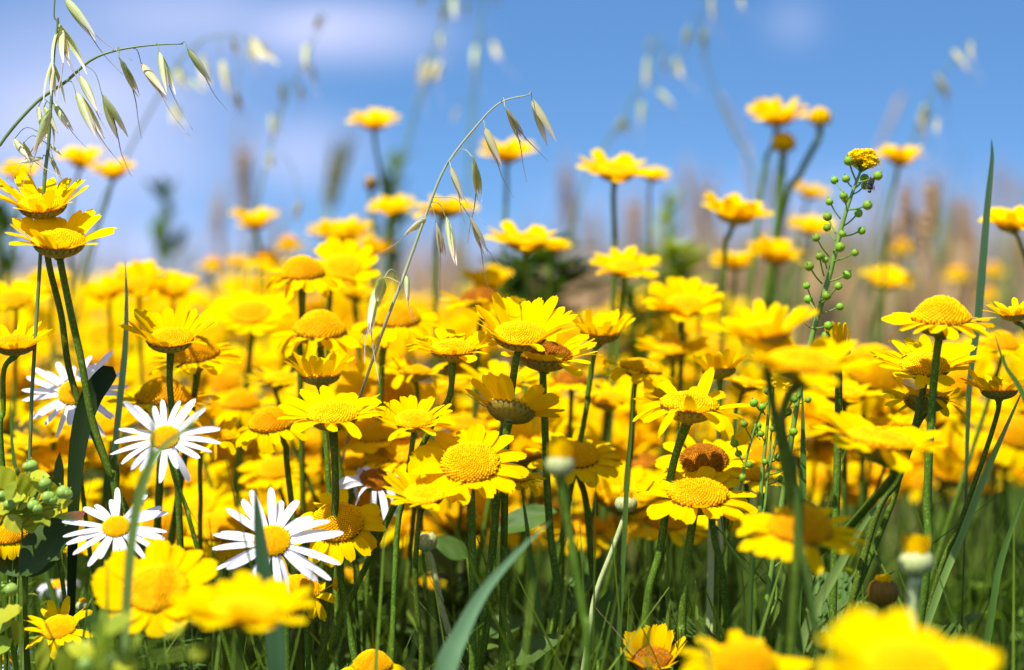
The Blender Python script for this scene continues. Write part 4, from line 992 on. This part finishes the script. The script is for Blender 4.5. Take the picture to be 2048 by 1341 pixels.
def build_fly():
    z = .975; m = mpp(z); c = P(1741, 372, z)
    root_p = c; s = m * 9
    mb = MB()
    rows = []
    prof = [(-1.7, .08), (-1.5, .45), (-1.0, .72), (-.4, .70), (-.15, .5), (.1, .62), (.55, .66), (.85, .40), (.95, .24), (1.05, .42), (1.3, .46), (1.55, .3), (1.62, .05)]
    for zz, r in prof:
        rows.append([(r * cos(2 * pi * j / 12), r * .85 * sin(2 * pi * j / 12), -zz) for j in range(12)])
    mb.grid(rows, closed=True)
    for sx in (-1, 1):
        for k, zz in enumerate((-.7, -.35, 0)):
            mb.tube([(sx * .4, .3, zz), (sx * 1.0, .7, zz + .15), (sx * 1.2, 1.3, zz - .3)], [.09, .07, .04], 5)
    o = thing('fly', "tiny dark fly clinging to the mustard stalk just below its yellow tip", 'fly', root_p)
    M = Matrix.Translation(c) @ Matrix.Rotation(radians(-8), 4, 'Y') @ Matrix.Rotation(radians(150), 4, 'Z') @ Matrix.Rotation(radians(180), 4, 'X') @ Matrix.Scale(s, 4)
    # head down, wings up
    part('body', mb.mesh("body", [M_FLY]), o, Matrix.Translation(c) @ Matrix.Rotation(radians(10), 4, 'Y') @ Matrix.Scale(s, 4))
    for sx in (-1, 1):
        w = MB(); rows = []
        for i in range(8):
            v = i / 7
            rows.append([(sx * (.2 + .25 * v) + u * .34 * max(.05, sin(pi * min(1, v * .9 + .08))), -.75 - .15 * v, .3 + 1.7 * v) for u in (-1, 0, 1)])
        w.grid(rows)
        part('wing', w.mesh("wing", [M_WING]), o, Matrix.Translation(c) @ Matrix.Rotation(radians(10), 4, 'Y') @ Matrix.Scale(s, 4))
build_fly()

# ------------------------------------------------------------------ grass blades and big leaves
blade("slender upright blade left of the sharp cupped left flower", 1.04, [(250, 516), (253, 600), (250, 700), (240, 800), (228, 930)], 13, M_BLUEBLADE)
blade("near black broad leaf curving up beside the soft white daisy", 1.0, [(226, 734), (185, 790), (162, 860), (150, 950), (146, 1060)], 44, M_DARKBLADE, prof='lance')
blade("tall dark twisted blade rising into the sky at the right", 1.05, [(1983, 278), (1984, 320), (1976, 400), (1966, 520), (1956, 640), (1940, 760), (1934, 900), (1930, 1050)], 19, M_DEEPBLADE, twist=2.0)
blade("short thin blade leaning left at the right edge", .95, [(1989, 668), (2010, 730), (2046, 790), (2080, 900)], 11, M_BLADE)
blade("broad blue-green blade tapering up from the bottom edge", .88, [(1102, 1042), (1040, 1100), (970, 1180), (920, 1270), (880, 1370)], 48, M_BLUEBLADE, prof='taper')
blade("dark blurred upright blade across the largest white daisy", .90, [(510, 975), (518, 1060), (530, 1160), (548, 1260), (556, 1380)], 38, M_DEEPBLADE)
blade("blurred forked blade across the middle white daisy, upright arm", .85, [(302, 800), (306, 860), (300, 920), (278, 980), (262, 1080), (250, 1250)], 17, M_BLADE)
blade("blurred forked blade across the middle white daisy, slanting arm", .85, [(436, 770), (380, 850), (320, 900), (288, 970), (266, 1080), (252, 1260)], 15, M_PALEBLADE)
blade("pale slack blade hanging between stems under the orange dome daisy", 1.05, [(1452, 1200), (1446, 1120), (1440, 1040), (1437, 940), (1425, 1000), (1420, 1200)], 14, M_PALESTEM)
blade("long pale green blade slanting up in the lower right", .96, [(1775, 985), (1720, 1060), (1680, 1130), (1620, 1240), (1590, 1340)], 20, M_PALEBLADE)
blade("wide pale grooved blade slanting to the right edge", 1.0, [(2050, 770), (2010, 860), (1975, 940), (1920, 1080), (1868, 1210)], 15, M_PALEBLADE)
blade("thin soft upright blade across the soft orange-domed daisy", .84, [(1592, 880), (1594, 980), (1600, 1080), (1620, 1180), (1632, 1280)], 12, M_BLADE)
blade("thin straight green stalk crossing the ribbed pale bud", .97, [(1268, 760), (1262, 860), (1254, 960), (1248, 1090), (1240, 1230)], 10, M_BLADE)
blade("green blade curving upward right of the clearest speckled disc's stem", 1.02, [(1040, 960), (1052, 1040), (1062, 1120), (1078, 1220), (1086, 1330)], 13, M_BLADE)
blade("straight bright green stalk below the large front right daisy", 1.0, [(1604, 760), (1606, 860), (1606, 960), (1602, 1060)], 14, M_BLADE)
blade("curved bright green blade at the right edge", .98, [(2062, 960), (2030, 1040), (2000, 1130), (1980, 1250)], 14, M_BLADE)
blade("thin green blade at left behind the spurge", 1.04, [(20, 800), (22, 860), (30, 930), (48, 990)], 8, M_BLADE)
rb = random.Random(4)
sides_done = 0
LEAF1 = leaf_mesh("leaf", 1, .42, [M_REDLEAF], 3, .12, .10, .3)
def big_leaf(label, x0, y0, x1, y1, z, wid, mat, up=(0, -.55, .8), bend=.15, cat='leaf', name='broad_leaf', dz=0.0, seed=1):
    a = P(x0, y0, z); b = P(x1, y1, z + dz)
    L = (b - a).length
    me = leaf_mesh(name, L, wid * mpp(z), [mat], seed, bend, .08, .22)
    M = basis(a, b - a, up)
    # a short stalk to the soil keeps it rooted
    base = Vector((a.x - (b - a).normalized().x * .03, a.y + .01, -.004))
    root = thing('leafy_plant', label, cat, base)
    part('leaf', me, root, M)
    q = spline([a - base, a.lerp(base, .4) - base + Vector((0, .004, 0)), Vector((0, 0, 0))], 6)
    mb = MB(); mb.tube(q, [wid * mpp(z) * .05] * len(q), 6)
    so_ = bpy.data.objects.new('stem', mb.mesh("stem", [M_STEM])); COL.objects.link(so_); so_.parent = root
big_leaf("large dark green leaf with reddish tip under the spurge", 40, 1150, 160, 1016, .985, 104, M_REDLEAF, (-.5, -.75, .45), .1)
big_leaf("dull dark leaf behind the spurge at the left edge", 118, 1118, -30, 1110, 1.0, 100, M_REDLEAF, (.1, -.8, .5), .1, seed=5)
big_leaf("folded grey-green leaf standing left of the near black leaf", 122, 1010, 116, 904, 1.02, 34, M_LEAF, (-.6, -.8, .1), .05, seed=7)
big_leaf("grey-green upright leaf left of the middle white daisy", 215, 1010, 232, 908, 1.03, 32, M_LEAF, (.4, -.9, .1), .05, seed=8)
big_leaf("large mid green oval leaf behind the stems at bottom centre", 996, 1062, 1116, 1012, 1.08, 62, M_LEAF, (.0, -.7, .7), .1, seed=9)
big_leaf("dark oval leaf left of the large mid green one", 935, 1116, 866, 1074, 1.08, 46, M_LEAF, (0, -.8, .5), .1, seed=10)
big_leaf("lobed dark leaf at the bottom edge, right of the blue-green blade", 1020, 1330, 1120, 1262, .99, 66, M_LEAF, (.1, -.5, .8), .15, seed=11)
big_leaf("wide pale spotted leaf behind the whitish bud stem", 1196, 1320, 1222, 1180, 1.04, 74, M_LEAF, (.3, -.9, .2), .05, seed=12)
big_leaf("light grey-green leaf low at bottom centre", 972, 1270, 1050, 1235, 1.06, 60, M_LEAF, (0, -.6, .8), .1, seed=13)
big_leaf("bright narrow green leaf standing at the bottom left corner", 80, 1350, 90, 1272, .95, 30, M_LIMEDARK, (.3, -.9, .2), .1, seed=14)

# spurge at the left edge: lime bracts and three-lobed green capsules
def capsule(mb, c, r, m=0):
    mb.ball(c, r, 12, 8, m, (1, 1, .92), lambda d: .82 + .2 * abs(cos(1.5 * math.atan2(d.y, d.x))))
def spurge(label, x, y, z, bracts, caps, stemway, leafmats=(M_LIME,)):
    path = [P(x, y, z)] + [P(a, b, z) for a, b in stemway]
    base = Vector((path[-1].x - .01, path[-1].y + .01, -.004)); path.append(base)
    root = thing('spurge', label, 'spurge', base, 'spurge plants'); m = mpp(z); rg = random.Random(x + y)
    q = spline([p - base for p in path], 6); mb = MB(); mb.tube(q, [m * 5 * (.7 + .4 * i / len(q)) for i in range(len(q))], 7)
    for (bx, by, *_r) in list(bracts) + list(caps):
        e = P(bx, by, z) - base; s0 = P(x + (bx - x) * .3, max(by + 14, y + 10), z) - base
        sp = spline([q[2], s0, e], 4); mb.tube(sp, m * 2.2, 5)
    so_ = bpy.data.objects.new('stem', mb.mesh("stem", [M_LIMEDARK])); COL.objects.link(so_); so_.parent = root
    for i, (bx, by, sz, ang) in enumerate(bracts):
        c = P(bx, by, z + rg.uniform(-.015, .015)); a = radians(ang)
        xd = Vector((cos(a), rg.uniform(-.5, .1), sin(a)))
        me = leaf_mesh('bract', sz * m * 1.25, sz * m * 1.05, [leafmats[i % len(leafmats)]], i, rg.uniform(-.1, .3), .05, .15)
        part('bract', me, root, basis(c - xd.normalized() * sz * m * .5, xd, (rg.uniform(-.4, .4), -.55, .8)))
    for (cx_, cy_, r) in caps:
        cm = MB(); capsule(cm, (0, 0, 0), r * m); cm.tube([(0, 0, r * m * .8), (0, 0, r * m * 1.3)], r * m * .1, 5)
        part('capsule', cm.mesh('capsule', [M_CAPS]), root, Matrix.Translation(P(cx_, cy_, z - .008)) @ Matrix.Rotation(rg.uniform(-.6, .6), 4, 'Y'))
spurge("spurge at the left edge with lime bracts and round green capsules", 30, 1010, .975,
       [(12, 960, 44, 120), (68, 955, 42, 20), (30, 1000, 46, 200), (72, 992, 46, 60), (92, 1020, 40, -10), (38, 1030, 40, 250), (58, 1035, 44, 280), (112, 1005, 36, 10), (5, 1020, 40, 180), (125, 1012, 30, 40), (50, 975, 40, 100), (20, 985, 36, 60), (84, 975, 34, 130), (104, 985, 32, 80), (24, 1045, 36, 310), (80, 1040, 36, 330), (48, 1010, 36, 30)],
       [(63, 932, 13), (54, 934, 11), (90, 968, 14), (96, 995, 15), (66, 1012, 13), (126, 985, 15), (134, 988, 12), (18, 1010, 13), (4, 992, 12), (74, 1018, 12), (104, 1000, 11)],
       [(0, 1050), (-40, 1120)], (M_LIME, M_LIME, M_LIME, M_LIMEDARK))
spurge("spurge with pale capsule low at the left edge", 14, 1215, .97,
       [(20, 1225, 50, 200), (4, 1240, 50, 250), (28, 1260, 40, 300), (6, 1290, 44, 220)], [(22, 1180, 15), (6, 1180, 12)], [(5, 1270), (0, 1330)], (M_LIME, M_LIMEDARK))
spurge("blurred lime green leaves before the bottom left daisy", 200, 1300, .80,
       [(232, 1250, 54, 30), (165, 1300, 50, 150), (215, 1322, 46, 200), (130, 1330, 50, 120), (250, 1330, 46, 10), (190, 1250, 40, 100), (270, 1290, 40, 60), (350, 1262, 34, 40), (420, 1290, 30, 0), (400, 1310, 34, 200)], [(170, 1330, 16)], [(205, 1345)], (M_LIMEDARK, M_LIME, M_LEAF))

# ------------------------------------------------------------------ more heads of the crowd behind
MARKS = [(748, 248, "the lone high daisy"), (1052, 482, "the broad head over the bush"), (1250, 535, "the pompom-like daisy"), (510, 445, "the daisy with the sky left"),
         (604, 548, "the droop-petalled bright pair"), (965, 602, "the orange-centred daisy"), (640, 662, "the smooth-domed daisy"), (792, 640, "the lower oat seeds"),
         (340, 676, "the sharp cupped left daisy"), (30, 690, "the sharp daisy on the left edge"), (85, 430, "the tall twin daisies"), (905, 700, "the curved-stem daisy"),
         (1040, 672, "the large centre daisy"), (1090, 712, "the red-brown-centred daisy"), (1200, 668, "the upright cupped daisy"), (640, 752, "the narrow cupped daisy"),
         (665, 830, "the broad sharp daisy"), (828, 842, "the medium sharp daisy"), (1022, 820, "the daisy turned away"), (1378, 812, "the lopsided sharp daisy"),
         (1438, 742, "the side-seen cup"), (1600, 728, "the biggest blur"), (1882, 640, "the tall orange-domed daisy"), (1850, 732, "the broad-disced right daisy"),
         (1998, 782, "the black-cupped daisy"), (1760, 884, "the dark-based front daisy"), (940, 928, "the clearest speckled disc"), (675, 1048, "the big speckled dome"),
         (1408, 922, "the brownest disc"), (145, 788, "the soft white daisy"), (330, 876, "the middle white daisy"), (545, 1082, "the largest white daisy"),
         (1120, 925, "the blurred pale bud"), (1252, 1008, "the ribbed pale bud"), (250, 560, "the slender upright blade"), (1660, 540, "the mustard pods"), (1368, 612, "the bright head at mid right")]
used_labels = {}
def auto_label(x, y, z):
    cand = sorted(MARKS, key=lambda m: (m[0] - x) ** 2 + 2 * (m[1] - y) ** 2)
    def rel(m):
        dx, dy = x - m[0], y - m[1]
        h = "left" if dx < 0 else "right"
        if abs(dy) < 22: return "%s of" % h
        v = "above" if dy < 0 else "below"
        if abs(dx) < 28: return v
        return "%s and %s of" % (v, h)
    size = "small" if z > 1.62 else ("mid-sized" if z > 1.3 else "large")
    for m in cand[:10]:
        lab = "%s blurred yellow daisy %s %s" % (size, rel(m), m[2])
        if lab not in used_labels:
            used_labels[lab] = 1; return lab
    for m in cand[:6]:
        for m2 in cand[:8]:
            if m2 is m: continue
            lab = "%s blurred daisy %s %s, %s %s" % (size, rel(m), m[2], rel(m2), m2[2])
            if lab not in used_labels and len(lab.split()) <= 16:
                used_labels[lab] = 1; return lab
    return "small blurred yellow daisy in the thick of the crowd"

rf = random.Random(21)
placed = [(t[0], t[1], t[2], t[3]) for t in YELLOW]
def top_row(x):   # upper rim of the crowd along the picture
    k = [(-40, 575), (120, 560), (220, 590), (330, 580), (430, 590), (560, 540), (700, 560), (820, 600), (930, 610), (1100, 650), (1220, 640), (1350, 590), (1460, 640), (1560, 700), (1700, 720), (1850, 720), (1950, 690), (2090, 680)]
    for (a, b), (c, d) in zip(k, k[1:]):
        if a <= x <= c: return b + (d - b) * (x - a) / (c - a)
    return 600
n_fill = 0; tries = 0
while n_fill < 179 and tries < 30000:
    tries += 1
    x = rf.uniform(-30, 2080)
    t0 = top_row(x)
    if rf.random() < .56:
        y = t0 + 8 + abs(rf.gauss(0, 85)); z = 1.12 + (max(0, 760 - y) / 200) * .55 + rf.uniform(0, .35)
        if x > 1480 and y < 720 and rf.random() < .6: continue
    else:
        y = rf.uniform(760, 910 if x > 1430 else 1060); z = rf.uniform(1.08, 1.4)
        if y > 940 and rf.random() < .4: continue
    if y < t0 + 5: continue
    w = 212 / z * rf.uniform(.80, 1.06)
    if any((px - x) ** 2 + ((py - y) * 1.7) ** 2 < (0.24 * (w + pw)) ** 2 and abs(pz - z) < .5 for px, py, pw, pz in placed): continue
    if P(x, y, z).z < .17: continue
    placed.append((x, y, w, z)); n_fill += 1
    kind = rf.choice(['pad', 'open', 'pad', 'big', 'flat', 'big', 'droop', 'messy', 'tulip', 'reflex'])
    dk = rf.choice(['mid', 'midy', 'low', 'mid', 'dome'] if kind not in ('droop',) else ['dome', 'dome', 'mid'])
    flower(x, y, w, z, rf.gauss(22, 10), rf.gauss(1, 8), kind, dk, auto_label(x, y, z), None, lod=True)

# ------------------------------------------------------------------ tall ears of grain and weeds against the sky
def ear_mesh(seed, mat, awn=1.0):
    """ear of length 1 along +Z with two ranks of grains and bristles"""
    rg = random.Random(seed); mb = MB()
    for k in range(11):
        for sx in (-1, 1):
            z0 = k / 11; a = (0 if sx > 0 else pi) + rg.uniform(-.4, .4)
            c = Vector((cos(a) * .07, sin(a) * .07, z0))
            d = Vector((cos(a) * .35, sin(a) * .35, 1)).normalized()
            pts = [c + d * .15 * v for v in (0, .25, .6, 1)]
            mb.tube(pts, [.012, .055, .05, .006], 6)
            mb.tube([pts[-1], pts[-1] + d * .3 * awn + Vector((0, 0, .25 * awn))], [.009, .003], 3)
    mb.tube([(0, 0, -.05), (0, 0, 1)], .025, 5)
    return mb.mesh("ear", [mat])
EARS = {'tan': ear_mesh(1, M_WHEAT), 'green': ear_mesh(2, M_WHEATGREEN), 'slim': ear_mesh(3, M_WHEAT, .3)}
def wheat(label, x0, y0, x1, y1, z, kind, fat=1.0):
    a = P(x0, y0, z); b = P(x1, y1, z)
    ax = a - b; L = ax.length
    base = Vector((b.x - ax.normalized().x * .12, b.y + .02, -.004))
    root = thing('wheat_stalk', label, 'wheat', base, 'ears of grain against the sky')
    M = Matrix.Translation(b) @ ax.to_track_quat('Z', 'Y').to_matrix().to_4x4() @ Matrix.Diagonal((L * fat, L * fat, L * .8, 1))
    part('ear', EARS[kind], root, M)
    q = spline([b - base, b.lerp(base, .35) - base - ax.normalized() * .01, Vector((0, 0, 0))], 6)
    mb = MB(); mb.tube(q, [.0014] * len(q), 5)
    so_ = bpy.data.objects.new('stem', mb.mesh('stem', [M_WHEATGREEN if kind == 'green' else M_WHEAT])); COL.objects.link(so_); so_.parent = root
wheat("tall tan grain ear left of the slender blurred oat", 487, 270, 490, 430, 2.3, 'tan', .8)
wheat("dark green leaning grain ear between the lone high daisy and the left oats", 700, 275, 660, 410, 2.0, 'green', 1.2)
wheat("second dark green grain ear beside the leaning one", 668, 285, 655, 400, 2.1, 'green', 1.0)
wheat("tan grain ear right of the oat's hanging seeds", 1132, 320, 1135, 450, 2.4, 'tan', .8)
wheat("tan grain ear rising behind a small tilted head at mid right", 1372, 330, 1380, 450, 2.3, 'tan', .9)
wheat("brown grain ear right of the mustard, beside the tall blade", 1866, 345, 1858, 470, 1.8, 'tan', 1.5)
wheat("brown grain ear left of the other brown ear at right", 1815, 360, 1805, 470, 1.9, 'tan', 1.4)
wheat("grey slanting stalk tip in the sky right of the highest daisy", 1812, 170, 1760, 290, 2.0, 'slim', .5)
wheat("grey slanting stalk tip in the sky left of the highest daisy", 1428, 175, 1490, 280, 2.1, 'slim', .45)
wheat("pale tan grain ear under the lone daisy at left", 445, 365, 440, 480, 2.5, 'tan', .8)
wheat("tan grain ear left of the mustard stalk", 1560, 370, 1572, 470, 2.5, 'tan', .8)
wheat("tan grain ear at the far right before the sky", 2000, 330, 1995, 440, 2.4, 'tan', .7)
wheat("thin tan grain ear over the broad head on the bush", 1150, 390, 1160, 480, 2.7, 'tan', .8)
wheat("tan ear above the joined heads at mid right", 1520, 395, 1515, 490, 2.8, 'tan', .8)

for lab, x, y0, y1, z, k, f in [
    ("tan ear between the tall dark stem and the small shaded head", 1268, 385, 500, 2.2, 'tan', .9),
    ("tan ear standing left of the leaning wide daisy", 1412, 350, 470, 2.1, 'tan', .9),
    ("olive ear over the leaning wide daisy's right petals", 1545, 330, 440, 2.3, 'green', .9),
    ("brown ear close to the right of the soft sky daisy over the mustard", 1842, 400, 520, 1.9, 'tan', 1.2),
    ("tan ear before the open sky left of the tall blade", 1925, 380, 490, 2.2, 'tan', .9),
    ("tan ear low behind the highest bare orange head", 1782, 430, 540, 2.2, 'tan', .9),
    ("tan ear right of the broad head over the bush", 1190, 420, 520, 2.4, 'tan', .8),
    ("tan ear leaning behind the centre oat's lowest seeds", 915, 470, 560, 2.4, 'tan', .8),
    ("tan ear right of the dark leaning ear at left centre", 735, 430, 520, 2.4, 'tan', .8),
    ("slim tan ear left of the lone daisy at left", 432, 400, 500, 2.3, 'tan', .9),
    ("tan ear in the gap left of the bright pair", 560, 420, 510, 2.4, 'tan', .8),
    ("olive ear between the joined heads and the mustard stalk", 1600, 480, 580, 2.2, 'green', .8),
    ("tan ear at the right edge above the cut daisy", 2035, 350, 450, 2.3, 'tan', .8)]:
    wheat(lab, x, y0, x + RNG.uniform(-10, 10), y1, z, k, f)

def weed(label, x, y_top, y_bot, width, z, mat, nleaf, llen, seed, up=.5):
    """leafy weed: upright stem with many leaves"""
    rg = random.Random(seed); a = P(x, y_top, z); base = Vector((a.x, a.y + .01, -.004)); m = mpp(z)
    root = thing('leafy_weed', label, 'weed', base, 'leafy weeds behind the flowers')
    mb = MB(); mb.tube(spline([a - base, a.lerp(base, .5) - base + Vector((.004, 0, 0)), Vector((0, 0, 0))], 6), [.0018] * 13, 6)
    so_ = bpy.data.objects.new('stem', mb.mesh('stem', [M_STEM])); COL.objects.link(so_); so_.parent = root
    me = leaf_mesh('leaf', llen * m, llen * m * .42, [mat], seed, .3, .15, .2)
    hb = P(x, y_bot, z).z
    for k in range(nleaf):
        v = (k + rg.random()) / nleaf
        az = rg.uniform(0, 2 * pi)
        zz = a.z + (hb - a.z) * v
        rad = width * m * .5 * rg.uniform(.0, .55) * (.3 + .9 * v)
        d = Vector((cos(az), sin(az), up + rg.uniform(-.3, .5)))
        pos = Vector((a.x + cos(az) * rad, a.y + sin(az) * rad, zz))
        part('leaf', me, root, basis(pos, d, (rg.uniform(-.3, .3), rg.uniform(-.3, .3), 1)) @ Matrix.Scale(rg.uniform(.6, 1.15), 4))
weed("dark green bushy weed under the broad head over it", 1095, 490, 640, 240, 1.5, M_LEAF, 90, 84, 1)
weed("dark weed left part of the bush under the broad head", 1045, 520, 640, 120, 1.45, M_LEAF, 50, 76, 2)
weed("bright lime green weed right of the pompom-like daisy", 1350, 500, 640, 190, 1.5, M_LIMEDARK, 90, 60, 3)
weed("green seedy weed above the lime weed before the sky", 1335, 395, 540, 120, 1.7, M_LIMEDARK, 26, 46, 4, 1.2)
weed("dark spiky weed in the open sky gap at left", 330, 375, 560, 80, 1.95, M_LEAF, 16, 60, 5, 1.8)
weed("dark weed rising at the far left edge behind the twin daisies", 0, 420, 580, 60, 1.7, M_LEAF, 30, 60, 6, 1.6)
weed("grey green weed stalk behind the lone high daisy's stem", 785, 330, 560, 70, 1.9, M_LEAF, 26, 60, 7, 1.8)
weed("green weed in the shade right of the upright cupped daisy", 1265, 570, 780, 150, 1.4, M_LEAF, 44, 70, 8)
weed("dark leaves below the clearest speckled disc", 905, 1140, 1330, 160, 1.16, M_LEAF, 30, 90, 9)

weed("small-leaved lime weed in the bottom left corner", 40, 1120, 1341, 200, 1.04, M_LIMEDARK, 46, 40, 10)
weed("small-leaved dark weed below the soft front daisy pair", 330, 1240, 1400, 230, .96, M_LEAF, 60, 40, 11)
weed("small green weed between the largest white daisy and the hairy stems", 740, 1080, 1341, 150, 1.08, M_LEAF, 44, 44, 12)
weed("pale small-leaved weed at bottom right of the whitish bud stem", 1320, 1180, 1341, 170, 1.1, M_LEAF, 44, 46, 13)
weed("small lime weed behind the withered brown bud", 1700, 1150, 1341, 160, 1.08, M_LIMEDARK, 36, 40, 14)

# ------------------------------------------------------------------ masses nobody could count
def stuff(name, mb, mats, label):
    o = bpy.data.objects.new(name, mb.mesh(name, mats)); COL.objects.link(o)
    o['kind'] = 'stuff'; o['label'] = label
    return o
rg = random.Random(3)
mb = MB()
def halfwidth(y): return y * 1024 / FPX * 1.25 + .05
def grass_blade_geo(mb, x, y, h, w, lean, az, bend, seg=5, up=None):
    base = Vector((x, y, -.003)); d = Vector((cos(az), sin(az), 0))
    side = Vector((-sin(az) * 1, cos(az), 0)); side = Matrix.Rotation(rg.uniform(-.9, .9), 3, 'Z') @ side
    rows = []
    for i in range(seg + 1):
        v = i / seg
        p = base + d * (lean * v + bend * v * v) * h + Vector((0, 0, h * v * (1 - .25 * bend * v)))
        ww = w * .5 * (1 - v ** 2.2) * (.7 + .3 * min(1, v * 4)) + .0002
        rows.append([p - side * ww, p + d * ww * .25, p + side * ww])
    mb.grid(rows)
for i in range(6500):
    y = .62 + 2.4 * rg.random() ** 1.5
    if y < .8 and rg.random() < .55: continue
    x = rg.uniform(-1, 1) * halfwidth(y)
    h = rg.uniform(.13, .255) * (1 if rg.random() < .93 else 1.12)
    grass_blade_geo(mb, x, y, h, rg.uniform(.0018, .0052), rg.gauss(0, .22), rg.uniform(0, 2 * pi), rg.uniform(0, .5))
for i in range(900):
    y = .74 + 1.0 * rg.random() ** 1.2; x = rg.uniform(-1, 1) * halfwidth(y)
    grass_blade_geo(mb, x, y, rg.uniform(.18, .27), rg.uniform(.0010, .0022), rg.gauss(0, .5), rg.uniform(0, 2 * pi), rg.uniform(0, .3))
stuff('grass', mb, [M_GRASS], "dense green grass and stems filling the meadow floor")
mb = MB()
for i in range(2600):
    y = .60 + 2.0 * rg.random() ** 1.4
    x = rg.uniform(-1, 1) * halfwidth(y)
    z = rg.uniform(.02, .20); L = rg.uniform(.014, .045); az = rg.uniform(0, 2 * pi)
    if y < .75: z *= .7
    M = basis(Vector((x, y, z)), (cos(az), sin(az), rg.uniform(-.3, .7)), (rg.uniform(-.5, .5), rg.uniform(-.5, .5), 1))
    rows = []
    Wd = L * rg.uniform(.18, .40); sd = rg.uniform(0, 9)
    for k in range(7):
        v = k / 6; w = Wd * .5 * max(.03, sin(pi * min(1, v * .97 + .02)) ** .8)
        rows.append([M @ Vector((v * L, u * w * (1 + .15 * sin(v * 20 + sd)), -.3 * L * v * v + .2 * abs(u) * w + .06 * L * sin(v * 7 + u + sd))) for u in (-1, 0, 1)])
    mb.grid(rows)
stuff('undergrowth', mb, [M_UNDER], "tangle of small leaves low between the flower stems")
mb = MB()
for i in range(420):
    y = .7 + 1.7 * rg.random() ** 1.3; x = rg.uniform(-1, 1) * halfwidth(y)
    grass_blade_geo(mb, x, y, rg.uniform(.08, .24), rg.uniform(.001, .0035), rg.gauss(0, .5), rg.uniform(0, 2 * pi), rg.uniform(0, .9))
stuff('dry_grass', mb, [M_OATSTRAW2], "dead straw-coloured blades tangled in the green grass")
# ripe field behind
mb = MB()
for i in range(1700):
    y = 1.95 + 4.5 * rg.random() ** 1.5; mi = 1 if rg.random() < .3 else 0
    x = rg.uniform(-1, 1) * (y * 1024 / FPX * 1.2 + .2)
    u = x / (y * 1024 / FPX)                     # -1 .. 1 across the view
    rim = 575 if u < -.6 else (575 - 55 * (u + .6) / .6 if u < 0 else 520 - 80 * min(1, u / .5))
    top = rim + (640 - rim) * rg.random() ** .7 + rg.gauss(0, 16)
    h = CAM_H + (HORIZON - top) * y / FPX - .055
    lean = rg.gauss(0, .06)
    b = Vector((x, y, -.004)); t = Vector((x + lean * h, y, h))
    mb.tube([b, b.lerp(t, .5) + Vector((lean * .01, 0, 0)), t], [.0018, .0016, .0012], 3, mi, False)
    d = (t - b).normalized() + Vector((rg.uniform(-.25, .25), rg.uniform(-.2, .2), 0)); d.normalize()
    e = t + d * rg.uniform(.05, .085)
    mb.tube([t, t.lerp(e, .2), t.lerp(e, .6), e], [.0015, .0064, .0058, .001], 5, mi, False)
    for k in range(3):
        q = t.lerp(e, .3 + .3 * k); mb.tube([q, q + d * .05 + Vector((rg.uniform(-.02, .02), rg.uniform(-.02, .02), .01))], [.0007, .0003], 3, mi, False)
stuff('wheat_field', mb, [M_WHEAT, M_OLIVE], "ripe tan grain field blurred along the horizon")
